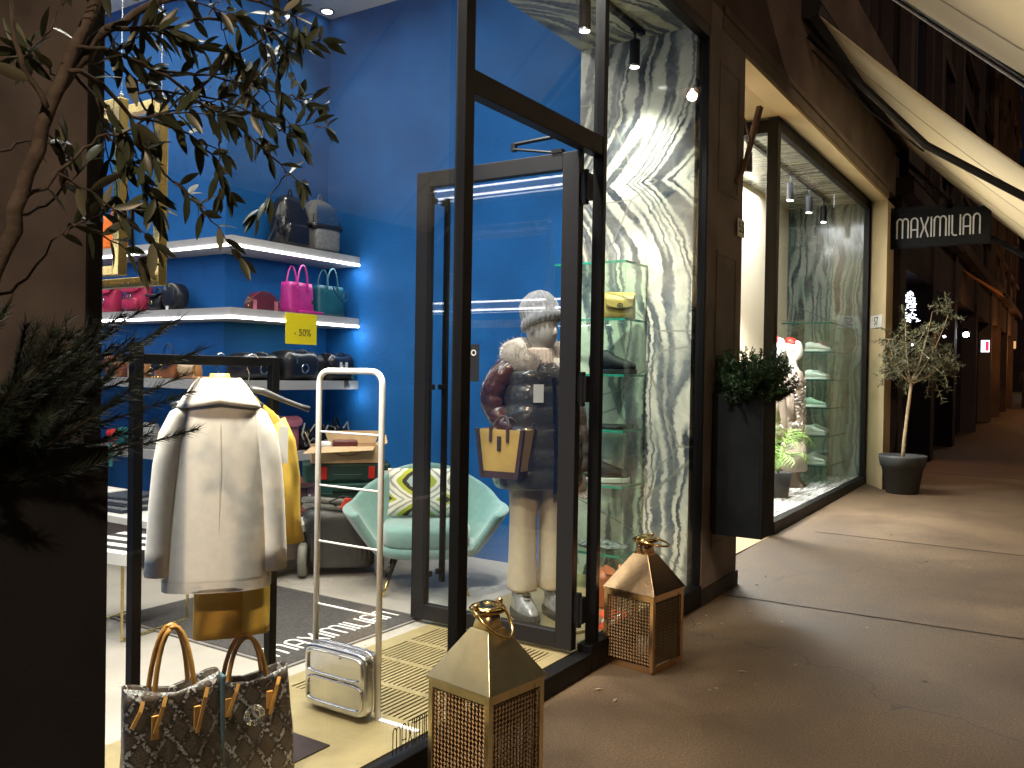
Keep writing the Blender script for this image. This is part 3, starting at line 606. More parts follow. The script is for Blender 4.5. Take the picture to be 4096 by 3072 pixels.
# ================================================================== THINGS IN SHOP ONE
LEATH = {}
def leather(name, c, rough=.38, **k):
    return mat('leather_'+name, c, rough, var=.16, scale=14, bump=.12, bscale=140, **k)
PINK = leather('raspberry', (.50, .030, .09)); MAG = leather('magenta', (.42, .022, .20)); TEAL = leather('petrol', (.010, .085, .12))
LBLK = leather('black', (.014, .014, .016), .30); TAN = leather('tan', (.50, .25, .10)); COG = leather('cognac', (.40, .13, .045)); NAVY = leather('navy', (.02, .025, .06))
BURG = leather('burgundy', (.09, .012, .02)); OX = leather('oxblood', (.13, .035, .03)); GREYL = leather('grey', (.42, .42, .40)); AQUA = leather('aqua', (.04, .26, .24)); ROSE = leather('rose', (.42, .13, .17))
ORG = leather('orange', (.75, .17, .02)); REDL = leather('red', (.70, .04, .03)); MUST = leather('mustard', (.62, .40, .12)); SHINY = mat('shiny_black_nylon', (.012, .012, .015), .16, var=.2, scale=18, bump=.5, bscale=16)
SILV = mat('silver_metal', (.62, .62, .62), .25, 1.0, var=.06, scale=12); TAGW = mat('tag_white', (.80, .80, .78), .6, var=.02)
GREYS = mat('studded_grey', (.13, .13, .13), .45, var=.35, scale=160, bump=.9, bscale=150)

# L-shaped wall shelves
SHB = mat('shelf_lacquer', (.40, .39, .38), .4, var=.03)
def lshelf(z0, z1, led, label):
    t = T('wall_shelf', label, 'shelf', (4.02, 4.98, z0), group='lacquered shelves round the blue corner')
    h = z1-z0; mb = M().box(0, 1.309, 0, .379, 0, h); mb.box(0, .249, .38, 3.4, 0, h); build('board', mb, SHB, t)
    if led:
        build('led_strip', M().box(.004, 1.300, -.006, .010, .002, .020).box(-.006, .004, -.006, 3.4, .002, .020), LED, t)
        lamp('led_light', 'AREA', (4.70, 5.02, z0-.012), 3.2, (.92, .95, 1), 1.2, size_y=.03)
        lamp('led_light', 'AREA', (4.05, 6.6, z0-.012), 3.2, (.92, .95, 1), .03, size_y=2.6)
    return t
lshelf(2.37, 2.45, True, 'top lit shelf carrying the two dark backpacks')
lshelf(1.86, 1.94, True, 'second lit shelf carrying pink and teal bags, yellow sale card on its edge')
lshelf(1.35, 1.42, False, 'third shelf with tan chain bags and black holdalls')
lshelf(.80, .87, False, 'lowest shelf with grey, rose and heaped black bags')
for z0 in (3.10, 2.06):
    t = T('wall_shelf', 'lit shelf on the unseen left wall mirrored in the open door, %s' % ('upper' if z0 > 3 else 'lower'), 'shelf', (.9, 3.0, z0), group='lit shelves on the left wall')
    part('board', SHB, t, (0, .30, 0, 5.2, 0, .09)); part('led_strip', LED, t, (.301, .306, 0, 5.2, .0, .018), (.301, .306, 0, 5.2, .075, .09))
    lamp('led_light', 'AREA', (1.15, 5.4, z0-.012), 4, (.92, .95, 1), .05, size_y=4.5)
# extra little glow at the shelf ends on the side wall
for z in (2.33, 1.82, 1.32): lamp('led_end', 'POINT', (5.24, 4.95, z-.03), .8, (.8, .92, 1), .015)

# bench / counter under the shelves
t = T('display_bench', 'long pale display bench below the shelves with a dark block for the shaded gap beneath', 'bench', (3.57, 4.35, .1))
mb = M().box(0, 1.755, 0, 1.005, .30, .35); mb.box(0, .70, 1.006, 4.2, .30, .35); build('top', mb, WHITE, t, bevel=.003)
mb = M().box(.03, 1.75, .03, 1.0, .12, .299); mb.box(.03, .69, 1.001, 4.2, .12, .299); build('gap_shade_block', mb, mat('gap_shade_taupe', (.16, .12, .10), .35), t)  # dark block stands in for the shaded gap under the bench top
mb = M().box(.25, 1.75, .2, 1.0, 0, .119); mb.box(.25, .69, 1.001, 4.2, 0, .119); build('plinth', mb, WHITE, t)

# --- bag builders (local: base centre at 0,0,0, front faces -Y) ---
def strap(t, pts, w, m, name='strap', up=(0, 1, 0), th=.004): return build(name, M().ribbon(pts, w, th, up), m, t)
def harc(x0, x1, y, z, h, n=10, lean=0): return [((x0+x1)/2 + (x0-x1)/2*math.cos(PI*i/n), y+lean*math.sin(PI*i/n), z + h*math.sin(PI*i/n)) for i in range(n+1)]
def tote(t, w, d, h, m, hm=None, flare=.9, hh=.15, hx=.26, trim=None, seg=28):
    hm = hm or m; rings = []
    for i in range(8):
        f = i/7; rings.append(sring(0, 0, h*f, w/2*(1-(1-flare)*f), d/2*(1-.25*f), 5, seg, fn=lambda a, z: 1+.012*math.sin(5*a+z*30)))
    rings.append([(p[0]*.93, p[1]*.80, h*.985) for p in rings[-1]]); rings.append([(p[0]*.9, p[1]*.7, h*.6) for p in rings[-1]])
    build('body', M().loft(rings), m, t, smooth=True)
    for sy in (-1, 1):
        build('handle', M().tube(harc(-w*hx, w*hx, sy*d*.38, h*.80, h*.2+hh, 14), .0075, 7), hm, t, smooth=True)
        for sx in (-1, 1): part('handle_tab', hm, t, (sx*w*hx-.011, sx*w*hx+.011, sy*d*.40-.006, sy*d*.40+.006, h*.72, h*.86), bevel=.003)
    if trim: build('trim', M().loft([sring(0, 0, h*.97, w/2*flare*1.01, d/2*.76, 5, seg), sring(0, 0, h*1.0, w/2*flare*1.01, d/2*.76, 5, seg)], cap=False), trim, t)
def satchel(t, w, d, h, m, fm=None, clasp=GOLD, flap=.55, handle=None, chain=None, rnd_=4):
    rings = [sring(0, 0, z, w/2*q, d/2*q2, rnd_, 28) for z, q, q2 in ((0, .95, .8), (h*.06, 1, 1), (h*.5, .99, 1), (h*.85, .97, .85), (h, .93, .5))]
    build('body', M().loft(rings), m, t, smooth=True)
    fm = fm or m; N = 14
    def fl(u, v):
        x = (u-.5)*w*.97*(1-.10*v*v*(abs(u-.5)*2)**2); y = -d/2*(.45+.62*min(1, v*2.2)) - .004; z = h*1.015 - v*h*flap*(1 - .25*(abs(u-.5)*2)**3); 
        if v < .15: y = -d/2*.45*v/.15 - .0; z = h*1.02
        return (x, y, z)
    build('flap', M().grid(fl, N, 10), fm, t, smooth=True, solid=.005)
    if clasp: build('clasp', M().tube([(.018*math.cos(2*PI*k/12), -d/2*1.1-.006, h*.50+.016*math.sin(2*PI*k/12)) for k in range(12)], .004, 5, closed=True).obox((0, -d/2*1.1-.006, h*.50), (.018, .006, .012)), clasp, t)
    if handle: build('handle', M().tube(harc(-w*.24, w*.24, 0, h*.98, handle, 12), .006, 6), fm, t, smooth=True)
    if chain: 
        mb = M(); pts = chain
        for a, b_ in zip(pts[:-1], pts[1:]):
            a, b_ = Vector(a), Vector(b_); n = max(1, int((b_-a).length/.012))
            for i in range(n):
                c = a.lerp(b_, (i+.5)/n); mb.obox(c, (.011, .008, .008), (i*.8, i*.5, i*1.1))
        build('chain', mb, GOLD, t, kind='stuff')
def duffel(t, w, r, h, m, seg=26):
    rings = []
    for i in range(13):
        f = i/12; x = (f-.5)*w; q = min(1, (1-abs(2*f-1)**5)*1.0+.55)
        rings.append([(x, r*q*math.copysign(abs(math.cos(a))**.75, math.cos(a)), h/2 + h/2*q*math.copysign(abs(math.sin(a))**.6, math.sin(a))*(1+.04*math.sin(9*f+a*3))) for a in [2*PI*k/seg for k in range(seg)]])
    build('body', M().loft(rings), m, t, smooth=True)
    build('zip', M().ribbon([(x*w/20, 0, h*1.004) for x in range(-8, 9)], .012, .004, up=(0, 1, 0)), SILV, t)
    for sy in (-1, 1): build('handle', M().tube(harc(-w*.2, w*.2, sy*r*.7, h*.8, h*.22, 10), .007, 6), m, t)
    build('ring', M().tube([(.0+.034*math.cos(a), -r*1.04, h*.40+.034*math.sin(a)) for a in [2*PI*k/16 for k in range(16)]], .0045, 5, closed=True), SILV, t)
def backpack(t, w, d, h, m, pm, band=None, quilt=0):
    rings = [sring(0, (1-q)*d*.2, h*f, w/2*q, d/2*q2, 3.2, 32, fn=(lambda a, z: 1+.035*abs(math.sin(z*quilt)) ) if quilt else None) for f, q, q2 in ((0, .9, .8), (.04, 1, 1), (.35, 1.02, 1), (.6, .98, .95), (.78, .86, .85), (.9, .64, .66), (.97, .36, .4), (1, .1, .12))]
    build('body', M().loft(rings), m, t, smooth=True)
    build('front_pocket', M().loft([sring(0, -d*.42, z, w*.38*q, d*.22*q, 4, 24) for z, q in ((h*.04, .92), (h*.08, 1), (h*.36, 1), (h*.42, .9))]), pm, t, smooth=True)
    if band: build('band', M().loft([sring(0, -d*.30, z, w*.47, d*.36, 4, 24) for z in (h*.42, h*.50)]), band, t, smooth=True)
    build('top_loop', M().ribbon(harc(-.018, .018, .0, h*.96, .055, 8), .016, .004, up=(0, 1, 0)), pm, t)
    build('zip', M().tube([(w*.40*math.cos(a), -d*.50+.05*abs(math.sin(a)), h*.5+h*.34*math.sin(a)) for a in [PI*k/14 for k in range(15)]], .004, 5), LBLK, t)

S1, S2, S3, S4 = 2.452, 1.942, 1.422, .872
YB = 5.14
t = T('backpack', 'glossy black puffer backpack with a loop on top, left one on the top shelf', 'backpack', (4.70, YB, S1)); backpack(t, .30, .19, .42, SHINY, SHINY, quilt=34)
strap(t, [(-.14, -.02, .22), (-.20, -.05, .12), (-.28, -.08, .02), (-.36, -.10, .006)], .022, LBLK)
t = T('backpack', 'grey studded backpack with a black band, right one on the top shelf', 'backpack', (5.02, YB, S1), rz=-.12); backpack(t, .33, .20, .44, GREYS, mat('pocket_grey', (.20, .20, .20), .5, var=.2, scale=40, bump=.3), LBLK)
mb = M()
for k in range(15): mb.box(-.108, .108, -.112, -.104, .225+k*.010, .230+k*.010)
build('stud_panel', mb, SILV, t, kind='stuff')
t = T('tote_bag', 'bright orange leather tote at the far left of the top shelf', 'bag', (4.15, 6.62, S1), rz=-1.3); tote(t, .26, .14, .28, ORG, flare=.72)
# shelf two, left run (faces -X)
LX = 4.13
t = T('bucket_bag', 'raspberry vanity bag with silver clasps behind the small pink backpack', 'bag', (LX, 6.60, S2), rz=-PI/2); satchel(t, .22, .13, .20, PINK, clasp=SILV, flap=.25, handle=.04)
t = T('backpack', 'small raspberry leather backpack with a curved flap', 'backpack', (LX, 6.22, S2), rz=-PI/2); satchel(t, .27, .15, .235, PINK, clasp=SILV, flap=.38, rnd_=2.6); build('front_pocket', M().loft([sring(0, -.075, z, .09*q, .03*q, 4, 20) for z, q in ((.02, .9), (.03, 1), (.09, 1), (.10, .9))]), PINK, t, smooth=True); build('zip', M().tube([(-.09, -.104, .10), (.09, -.104, .10)], .003, 5), GOLD, t)
t = T('vanity_case', 'black square vanity case with a top handle beside the round black bag', 'bag', (LX, 5.97, S2), rz=-PI/2); satchel(t, .15, .12, .13, LBLK, clasp=GOLD, flap=.2, handle=.05)
t = T('round_bag', 'round black leather bag with gold clasp and white price tag', 'bag', (LX, 5.76, S2), rz=-PI/2)
build('body', M().loft([[(x, .105*math.cos(a)*q if False else (.055*s_), 0) for a in [0]] for x, q, s_ in ()] or [[(.105*q*math.cos(a), y, .105+.105*q*math.sin(a)) for a in [2*PI*k/28 for k in range(28)]] for y, q in ((-.055, .9), (-.045, 1), (.045, 1), (.055, .9))]), LBLK, t, smooth=True)
build('clasp', M().obox((-.02, -.045, .19), (.03, .03, .03)), GOLD, t); part('price_tag', TAGW, t, (-.005, .025, -.080, -.078, -.045, .03)); strap(t, [(.05, -.05, .18), (.10, -.08, .10), (.14, -.07, .02), (.22, -.05, .006), (.33, -.04, .006)], .012, LBLK)
# shelf two, right run (faces -Y)
t = T('half_round_bag', 'burgundy half-round bag with rose stripes and a gold chain', 'bag', (4.40, YB-.04, S2))
prof = [(.135*math.cos(a), .125*math.sin(a)+.02) for a in [PI*k/16 for k in range(17)]]; ring0 = [(-.135, 0)]+[(x, z) for x, z in prof[::-1]]+[(.135, 0)]
def slab(y0, y1, sx): return M().loft([[(x*sx, y, z) for x, z in ring0] for y in (y0, y1)])
build('body', slab(-.04, .04, 1), BURG, t, bevel=.003)
mb = M()
for sx in (-1, 1): mb.box(min(sx*.085, sx*.118), max(sx*.085, sx*.118), -.046, -.041, .002, .075)
build('side_stripe', mb, ROSE, t); build('emblem', M().obox((0, -.043, .118), (.022, .006, .012)), GOLD, t)
for sx in (-1, 1):
    mb = M()
    for k in range(10): mb.obox((sx*(.142+.006*math.sin(k)), -.03, .01+k*.010), (.010, .012, .007), (k*.7, 0, k))
    build('chain', mb, GOLD, t, kind='stuff')
t = T('tote_bag', 'magenta leather tote with tall double handles above the yellow card', 'bag', (4.74, YB-.05, S2), rz=.08); tote(t, .285, .15, .24, MAG, flare=.94, hh=.135, hx=.20); part('padlock', GOLD, t, (.08, .10, -.082, -.076, .08, .11))
t = T('tote_bag', 'petrol blue leather tote with a hanging shoulder strap, last on its shelf', 'bag', (5.08, YB-.04, S2), rz=-.06); tote(t, .30, .15, .245, TEAL, flare=.93, hh=.14, hx=.20)
strap(t, [(-.02, -.085, .235), (.02, -.092, .17), (.08, -.096, .12), (.14, -.090, .15), (.135, -.07, .22)], .016, TEAL); build('charm', M().obox((.09, -.095, .17), (.012, .004, .05), (0, .4, 0)), SILV, t)
t = T('purse', 'flat magenta purse lying in front of the magenta tote', 'purse', (4.80, YB-.13, S2)); part('body', MAG, t, (-.12, .12, -.03, .02, 0, .022), bevel=.006)
# yellow card
t = T('sale_card', 'yellow card reading - 50% hanging from the second shelf edge', 'sign', (4.675, 4.965, 1.70))
part('card', mat('yellow_card', (.90, .72, .0), .6, var=.02), t, (-.158, .158, 0, .003, 0, .235)); textmesh('- 50%', .078, mat('print_brown', (.16, .10, .01), .6), 'print', t, basis((.01, -.002, .088), (1, 0, 0), (0, 0, 1)), .0005)
# shelf three left
t = T('chain_bag', 'tan chain bag with gold chain strap, left of the dark-flap bag', 'bag', (LX, 6.20, S3), rz=-PI/2); satchel(t, .24, .10, .17, TAN, COG, chain=[(.09, -.06, .16), (.115, -.07, .08), (.10, -.08, .01), (.02, -.085, .006)])
t = T('handle_bag', 'cognac bag with dark flap, hoop handle and round gold clasp', 'bag', (LX, 5.84, S3), rz=-PI/2); satchel(t, .25, .11, .17, COG, NAVY, flap=.6, handle=.10, chain=[(-.10, -.06, .15), (-.12, -.07, .07), (-.09, -.09, .008), (.06, -.10, .006)])
build('round_clasp', M().lathe([(.001, .0), (.024, .002), (.020, .008), (.001, .010)], 16).xf(Matrix.Translation((0, -.070, .095)) @ Matrix.Rotation(R(90), 4, 'X')), GOLD, t)
t = T('chain_bag', 'small sand-coloured clutch with brown sides beside the rack bar', 'bag', (LX, 5.56, S3), rz=-PI/2); satchel(t, .20, .09, .12, TAN, leather('sand', (.52, .36, .20)), clasp=None, flap=.7, chain=[(.09, -.05, .10), (.10, -.05, .02)])
t = T('purse', 'long tan purse lying flat near the shelf corner', 'purse', (LX-.02, 5.33, S3)); part('body', TAN, t, (-.05, .05, -.13, .13, 0, .022), bevel=.006)
t = T('chain_bag', 'cognac bag mostly hidden behind the rack post', 'bag', (LX, 6.52, S3), rz=-PI/2); satchel(t, .2, .10, .17, COG, chain=[(.08, -.06, .14), (.11, -.06, .0), (.12, -.075, -.06)])
# shelf three right: black holdalls
t = T('holdall', 'black leather holdall behind the rack post, metal zip', 'bag', (4.36, YB, S3)); duffel(t, .36, .12, .20, LBLK)
t = T('holdall', 'large black leather holdall with a silver ring in the middle of its shelf', 'bag', (4.74, YB-.02, S3)); duffel(t, .34, .13, .23, LBLK)
part('zip_pull', SILV, t, (-.10, -.09, -.150, -.142, .13, .17)); part('pocket_seam', leather('black_soft', (.03, .03, .032), .5), t, (-.13, .13, -.146, -.141, .155, .160))
t = T('holdall', 'matt black flap bag between two holdalls', 'bag', (5.00, YB+.02, S3)); satchel(t, .20, .14, .20, leather('matt_black', (.012, .012, .012), .6), clasp=None)
t = T('holdall', 'slouchy shiny black holdall with white tags at the shelf end', 'bag', (5.17, YB-.03, S3)); duffel(t, .27, .12, .22, SHINY)
part('price_tag', TAGW, t, (.0, .028, -.135, -.133, .06, .15)); part('price_tag', TAGW, t, (-.06, -.035, -.133, -.131, .09, .15)); part('luggage_tag', GOLD, t, (.075, .10, -.132, -.126, .01, .06))
mb = M()
for k in range(16): mb.tube([(-.02+.003*k, -.14, .0), (-.03+.005*k, -.15, -.05-.01*(k % 3))], .002, 4)
build('tassel', mb, LBLK, t, kind='stuff')
# shelf four
t = T('small_bag', 'small bright red pouch at the left of the lowest shelf', 'bag', (LX, 6.52, S4), rz=-PI/2); satchel(t, .13, .07, .12, REDL)
t = T('flap_bag', 'aqua double-flap bag behind the rack post with hanging tassel', 'bag', (LX, 6.28, S4), rz=-PI/2); satchel(t, .30, .11, .14, AQUA, clasp=GOLD); part('tassel', AQUA, t, (-.12, -.085, -.13, -.12, -.16, .03)); part('lower_flap', leather('aqua_deep', (.01, .12, .12)), t, (-.14, .14, -.078, -.060, .015, .05), bevel=.004)
t = T('crossbody_bag', 'smooth light grey upright bag with a gold clasp left of the coat', 'bag', (LX-.02, 6.02, S4), rz=-PI/2); satchel(t, .17, .07, .19, GREYL, rnd_=5)
t = T('flat_pouch', 'flat pale grey pouch lying beside the grey bag', 'purse', (LX-.03, 6.14, S4)); part('body', GREYL, t, (-.09, .09, -.02, .10, 0, .018), bevel=.005)
t = T('slouch_bag', 'rose pink slouchy bag seen past the coat sleeve', 'bag', (4.68, YB-.02, S4)); satchel(t, .19, .14, .26, ROSE, clasp=None, flap=.3, rnd_=3)
def crumpled(t, w, d, h, m, seed, name='body'):
    rn = random.Random(seed); rings = []
    for i in range(9):
        f = i/8; q = math.sin(PI*(.12+.80*f)); rings.append(sring(rn.uniform(-.01, .01), rn.uniform(-.01, .01), h*f, w/2*q, d/2*q, 2.4, 30, fn=lambda a, z, s_=seed: 1+.30*noise.noise(Vector((math.cos(a)*2.2+s_, math.sin(a)*2.2, z*22)))))
    build(name, M().loft(rings), m, t, smooth=False)
for k, (x, w, h) in enumerate(((4.86, .20, .17), (5.03, .22, .19), (5.20, .20, .18))):
    t = T('crumpled_bag', ('glossy black crumpled bag next to the rose one', 'middle one of the glossy black crumpled bags with white strap', 'last glossy black crumpled bag at the shelf end')[k], 'bag', (x, YB-.02, S4), group='crumpled black bags on the lowest shelf')
    crumpled(t, w, .20, h, SHINY, k+3)
    for j in range(4):
        a = j*1.7+k; strap(t, [(.09*math.cos(a+q*.8), -.09-.02*math.sin(q), .03+.04*q*math.sin(a+q)**2+.02*j) for q in range(6)], .016, SHINY if (j+k) % 3 else GREYL)
mb = M()
for k in range(22): mb.tube([(.0+.002*k, -.0, .0), (-.02+.004*k, -.01, -.11-.012*(k % 3))], .0022, 4)
t = T('tassel', 'dark green-grey tassel hanging off the lowest shelf edge', 'tassel', (4.90, 4.972, .875)); build('threads', mb, leather('tassel', (.02, .04, .03)), t, kind='stuff')
# bench goods
t = T('doctor_bag', 'upright oxblood leather bag with brass fittings and white tag on the bench', 'bag', (4.66, 4.95, .452), rz=.25); satchel(t, .32, .16, .22, OX, clasp=None, flap=.3, rnd_=3); part('strap', LBLK, t, (-.03, .01, -.088, -.080, .02, .20)); part('price_tag', TAGW, t, (-.02, .015, -.094, -.091, .03, .10))
for sx in (-.12, .0): build('buckle', M().obox((sx, -.06, .215), (.03, .03, .012)), GOLD, t)
t = T('clutch', 'flat oxblood clutch with gold studs lying on the bench', 'purse', (4.48, 4.72, .452), rz=.3); part('body', OX, t, (-.17, .17, -.09, .09, 0, .022), bevel=.006); part('flap', OX, t, (-.13, .15, -.10, .0, .023, .034), bevel=.004); part('price_tag', TAGW, t, (.02, .09, -.08, -.035, .036, .038))
for k in range(4): build('stud', M().obox((-.12+.08*k, .06, .03), (.022, .014, .014)), GOLD, t)
t = T('clutch', 'grey folded wallet beside the oxblood clutch', 'purse', (4.60, 4.56, .452), rz=-.1); part('body', mat('wallet_grey', (.16, .16, .15), .5), t, (-.12, .12, -.05, .05, 0, .014), bevel=.004)
t = T('price_card', 'white price card on the near bench edge', 'card', (4.26, 4.50, .452)); part('card', TAGW, t, (-.04, .04, -.015, .015, 0, .006))
for k, (c, lab) in enumerate((((.70, .62, .50), 'folded cream knitwear, bottom of the pile by the planter'), ((.55, .33, .22), 'folded terracotta knitwear in the middle of the pile'), ((.80, .78, .72), 'folded white knitwear on top of the pile'))):
    t = T('folded_jumper', lab, 'jumper', (3.82, 6.3, .451+k*.036)); part('body', mat('knit%d' % k, c, .95, var=.12, scale=40, bump=.5), t, (-.17, .17, -.2, .2, 0, .034), bevel=.012)
for k in range(5):
    t = T('folded_jeans', ('folded dark trousers, %s in the second pile' % ('lowest', 'second', 'third', 'fourth', 'topmost')[k]), 'trousers', (3.80, 5.82, .451+k*.024), rz=.03*k); part('body', mat('denim%d' % (k % 2), ((.03, .04, .06), (.22, .24, .26))[k % 2], .9, var=.2, scale=60), t, (-.16, .16, -.15, .15, 0, .022), bevel=.007)

t = T('scarf', 'grey patterned knit scarf hanging at the planter edge below the lowest shelf', 'scarf', (3.98, 6.92, .47))
build('cloth', M().loft([sring(0, 0, z, .02, w, 2.2, 30, fn=lambda a, z: 1+.10*math.sin(7*a)) for z, w in ((0, .20), (.1, .18), (.25, .12), (.38, .06), (.42, .03))]), mat('scarf_knit', (.42, .38, .32), .95, col2=(.05, .05, .05), scale=70, bump=.5), t, smooth=True)
# striped stool
t = T('stool', 'black and white striped stool on thin brass legs by the dark mat', 'stool', (2.78, 4.25, ZF), rz=.15)
mb = M(); mb.cur = 0
for k in range(8): mb.cur = k % 2; mb.box(-.25+k*.0625, -.25+(k+1)*.0625-.0005, -.25, .25, .40, .46)
build('seat', mb, [WHITE, mat('stripe_black', (.02, .02, .022), .6)], t)
for sy in (-1, 1): build('leg', M().tube([(-.22, sy*.2, .40), (-.22, sy*.2, .012), (.22, sy*.2, .012), (.22, sy*.2, .40)], .008, 8), BRASS, t)

# entrance mat with wordmark
t = T('door_mat', 'charcoal entrance mat with MAXIMILIAN woven in white', 'mat', (2.80, 3.05, ZF))
part('mat_pile', mat('mat_charcoal', (.045, .042, .04), .95, var=.3, scale=60, bump=.8, bscale=200), t, (.02, 1.02, .02, 1.38, .0, .012)); part('rubber_edge', mat('mat_rubber', (.16, .15, .14), .7), t, (0, .0195, 0, 1.4, 0, .009), (1.0205, 1.04, 0, 1.4, 0, .009), (.0195, 1.0205, 0, .0195, 0, .009), (.0195, 1.0205, 1.3805, 1.4, 0, .009))
wordmesh('lettering', mat('mat_white', (.75, .74, .70), .9, bump=.6, bscale=150), t, (.08, .13, .0125), (1, 0, 0), (0, 1, 0), .88, .155, .013, .003)

# clothes rack
RY = 2.42
t = T('clothes_rack', 'square black steel clothes rack with its heavy dark base plate', 'clothes rack', (1.6, RY, ZF+.004))
part('post', BLK, t, (-.016, .016, -.016, .016, .006, 1.475), bevel=.002); part('post', BLK, t, (.530, .562, -.016, .016, .006, 1.440), bevel=.002)
part('top_bar', BLK, t, (-.055, -.0165, -.012, .012, 1.412, 1.440), (.0165, .5295, -.014, .014, 1.408, 1.440), bevel=.002); part('base_plate', mat('base_steel', (.045, .03, .03), .35, .4), t, (-.15, .715, -.14, .10, 0, .006))
# hangers and clothes: they hang facing the window
BX = Vector((.79, -.61, 0)).normalized()   # along the shoulders, seen from the pavement
ang = math.atan2(BX.y, BX.x)
HANG = mat('hanger_graphite', (.09, .09, .09), .28, .3, var=.1)
def hanger(label, x, rz, zb=1.548, w=.21):
    t = T('hanger', label, 'hanger', (x, RY, zb), rz=rz)
    build('hook', M().tube([(-.008, 0, -.05)]+[(.012+.020*math.cos(a), 0, -.014+.020*math.sin(a)) for a in [R(215-28*k) for k in range(8)]][::1]+[], .0024, 6).tube([(-.006, 0, -.04), (.002, .0, -.065), (-.004, 0, -.115)], .0024, 6), SILV, t)
    mb = M(); L = []
    for sx in (-1, 1): mb.tube([(0, 0, -.115), (sx*.05, 0, -.125), (sx*.12, -.005, -.155), (sx*.18, -.01, -.178), (sx*w, -.012, -.188)], [.020, .018, .013, .013, .016], 8, flat=.7)
    build('arms', mb, HANG, t, smooth=True); return t
hanger('dark hanger inside the cream coat', 1.905, ang).scale = (.70, 1, .92); hanger('bare graphite hanger arm sticking out to the right of the coat', 2.035, ang+.12)
COATM = mat('cream_wool', (.76, .70, .60), .92, var=.04, scale=30, bump=.15, bscale=420, sheen=.4); YEL = mat('yellow_satin', (.80, .55, .10), .45, var=.10, scale=9, bump=.3, bscale=14); YELK = mat('ochre_skirt', (.66, .38, .06), .75, var=.06, scale=20, bump=.2)
ct = T('coat', 'cream wool coat hanging back to the window on the black rack', 'coat', (1.895, RY-.02, .765), rz=ang); ct.scale = (.765, .85, .90)
def fold(a, z): return 1 + .018*math.sin(4*a+.6)*(1-z/.78) + .010*math.sin(9*a+z*6)*(1-z/.9)
prof = [(0, .218, .098), (.004, .222, .102), (.05, .221, .100), (.2, .218, .096), (.4, .210, .09), (.53, .198, .086), (.60, .186, .08), (.645, .166, .074), (.685, .130, .066), (.715, .088, .060), (.74, .064, .055)]
build('body', M().loft([sring(.0+.012*math.sin(z*3), 0, z, a, b_, 2.5, 48, fn=fold) for z, a, b_ in prof]), COATM, ct, smooth=True)
for sx in (-1, 1):
    pts = [(sx*.118, .0, .655), (sx*.158, -.004, .625), (sx*.190, -.012, .56), (sx*.212, -.022, .46), (sx*.230, -.026, .30), (sx*.240, -.028, .15), (sx*.243, -.028, .065 if sx > 0 else .06)]
    rad = [.040, .052, .057, .054, .051, .050, .052]
    build('sleeve', M().tube(pts, rad, 20, flat=1.05), COATM, ct, smooth=True)
# collar: lies open over the shoulders
def collar(u, v):
    a = PI*1.0*(u-.5)*1.25 - PI/2; r0 = .064+(.060+.025*math.cos(2*a)*.5)*v; 
    return (r0*math.cos(a)*1.25, r0*math.sin(a)*(.88-.10*v)*.95, .765 - .006 - .068*v**1.3 - .022*v*abs(math.cos(a)) + (.018*(1-v)))
build('collar', M().grid(collar, 28, 8), COATM, ct, smooth=True, solid=.010)
def collar_stand(u, v):
    a = 2*PI*u; return (.070*math.cos(a)*1.2, .060*math.sin(a), .715+.068*v)
build('collar_stand', M().grid(collar_stand, 28, 4), COATM, ct, smooth=True, solid=.006)
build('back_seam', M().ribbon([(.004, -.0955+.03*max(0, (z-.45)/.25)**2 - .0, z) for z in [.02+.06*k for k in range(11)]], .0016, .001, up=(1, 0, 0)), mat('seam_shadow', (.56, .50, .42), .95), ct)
build('hem', M().loft([sring(0, 0, z, .2275, .1015, 2.5, 48, fn=fold) for z in (.0, .038)], cap=False), COATM, ct, smooth=True)
build('lining', M().tube([(0, .0, .745), (0, 0, .80)], [.055, .040], 20), YEL, ct, smooth=True)
part('side_tab', COATM, ct, (.232, .246, -.07, -.035, .17, .29), bevel=.004)
bl = T('blouse', 'yellow satin blouse on the second hanger behind the coat', 'blouse', (2.055, RY+.03, .78), rz=ang+.12); bl.scale = (.80, .8, .95)
build('body', M().loft([sring(0, 0, z, a, b_, 2.2, 40, fn=lambda a, z: 1+.05*math.sin(6*a+z*14)) for z, a, b_ in ((0, .17, .05), (.2, .16, .05), (.45, .155, .05), (.56, .15, .045), (.60, .11, .04), (.64, .05, .035), (.66, .035, .03))]), YEL, bl, smooth=True)
build('sleeve', M().tube([(.13, 0, .56), (.17, 0, .48), (.195, .0, .35), (.20, 0, .20), (.21, 0, .10)], [.04, .045, .042, .04, .05], 14), YEL, bl, smooth=True)
tr_ = T('trousers', 'ochre and yellow trousers hanging below the coat hem', 'trousers', (1.985, RY-.01, .575), rz=ang)
build('leg', M().loft([sring(-.06, 0, z, .082, .03, 3, 30, fn=lambda a, z: 1+.03*math.sin(5*a+z*9)) for z in (0, .03, .15, .30, .45)]), YELK, tr_, smooth=True)
build('leg', M().loft([sring(.055, .012, z, .055, .03, 2.4, 30, fn=lambda a, z: 1+.07*math.sin(7*a+z*22)) for z in (.004, .03, .1, .15, .30, .45)]), YEL, tr_, smooth=True)
tg = T('price_tag', 'blank white price tag at the right shoulder of the coat', 'tag', (2.115, 2.33, 1.17), rz=ang); part('card', TAGW, tg, (-.016, .016, 0, .002, 0, .13)); build('string', M().tube([(0, 0, .13), (-.02, .02, .17)], .0012, 4), TAGW, tg)

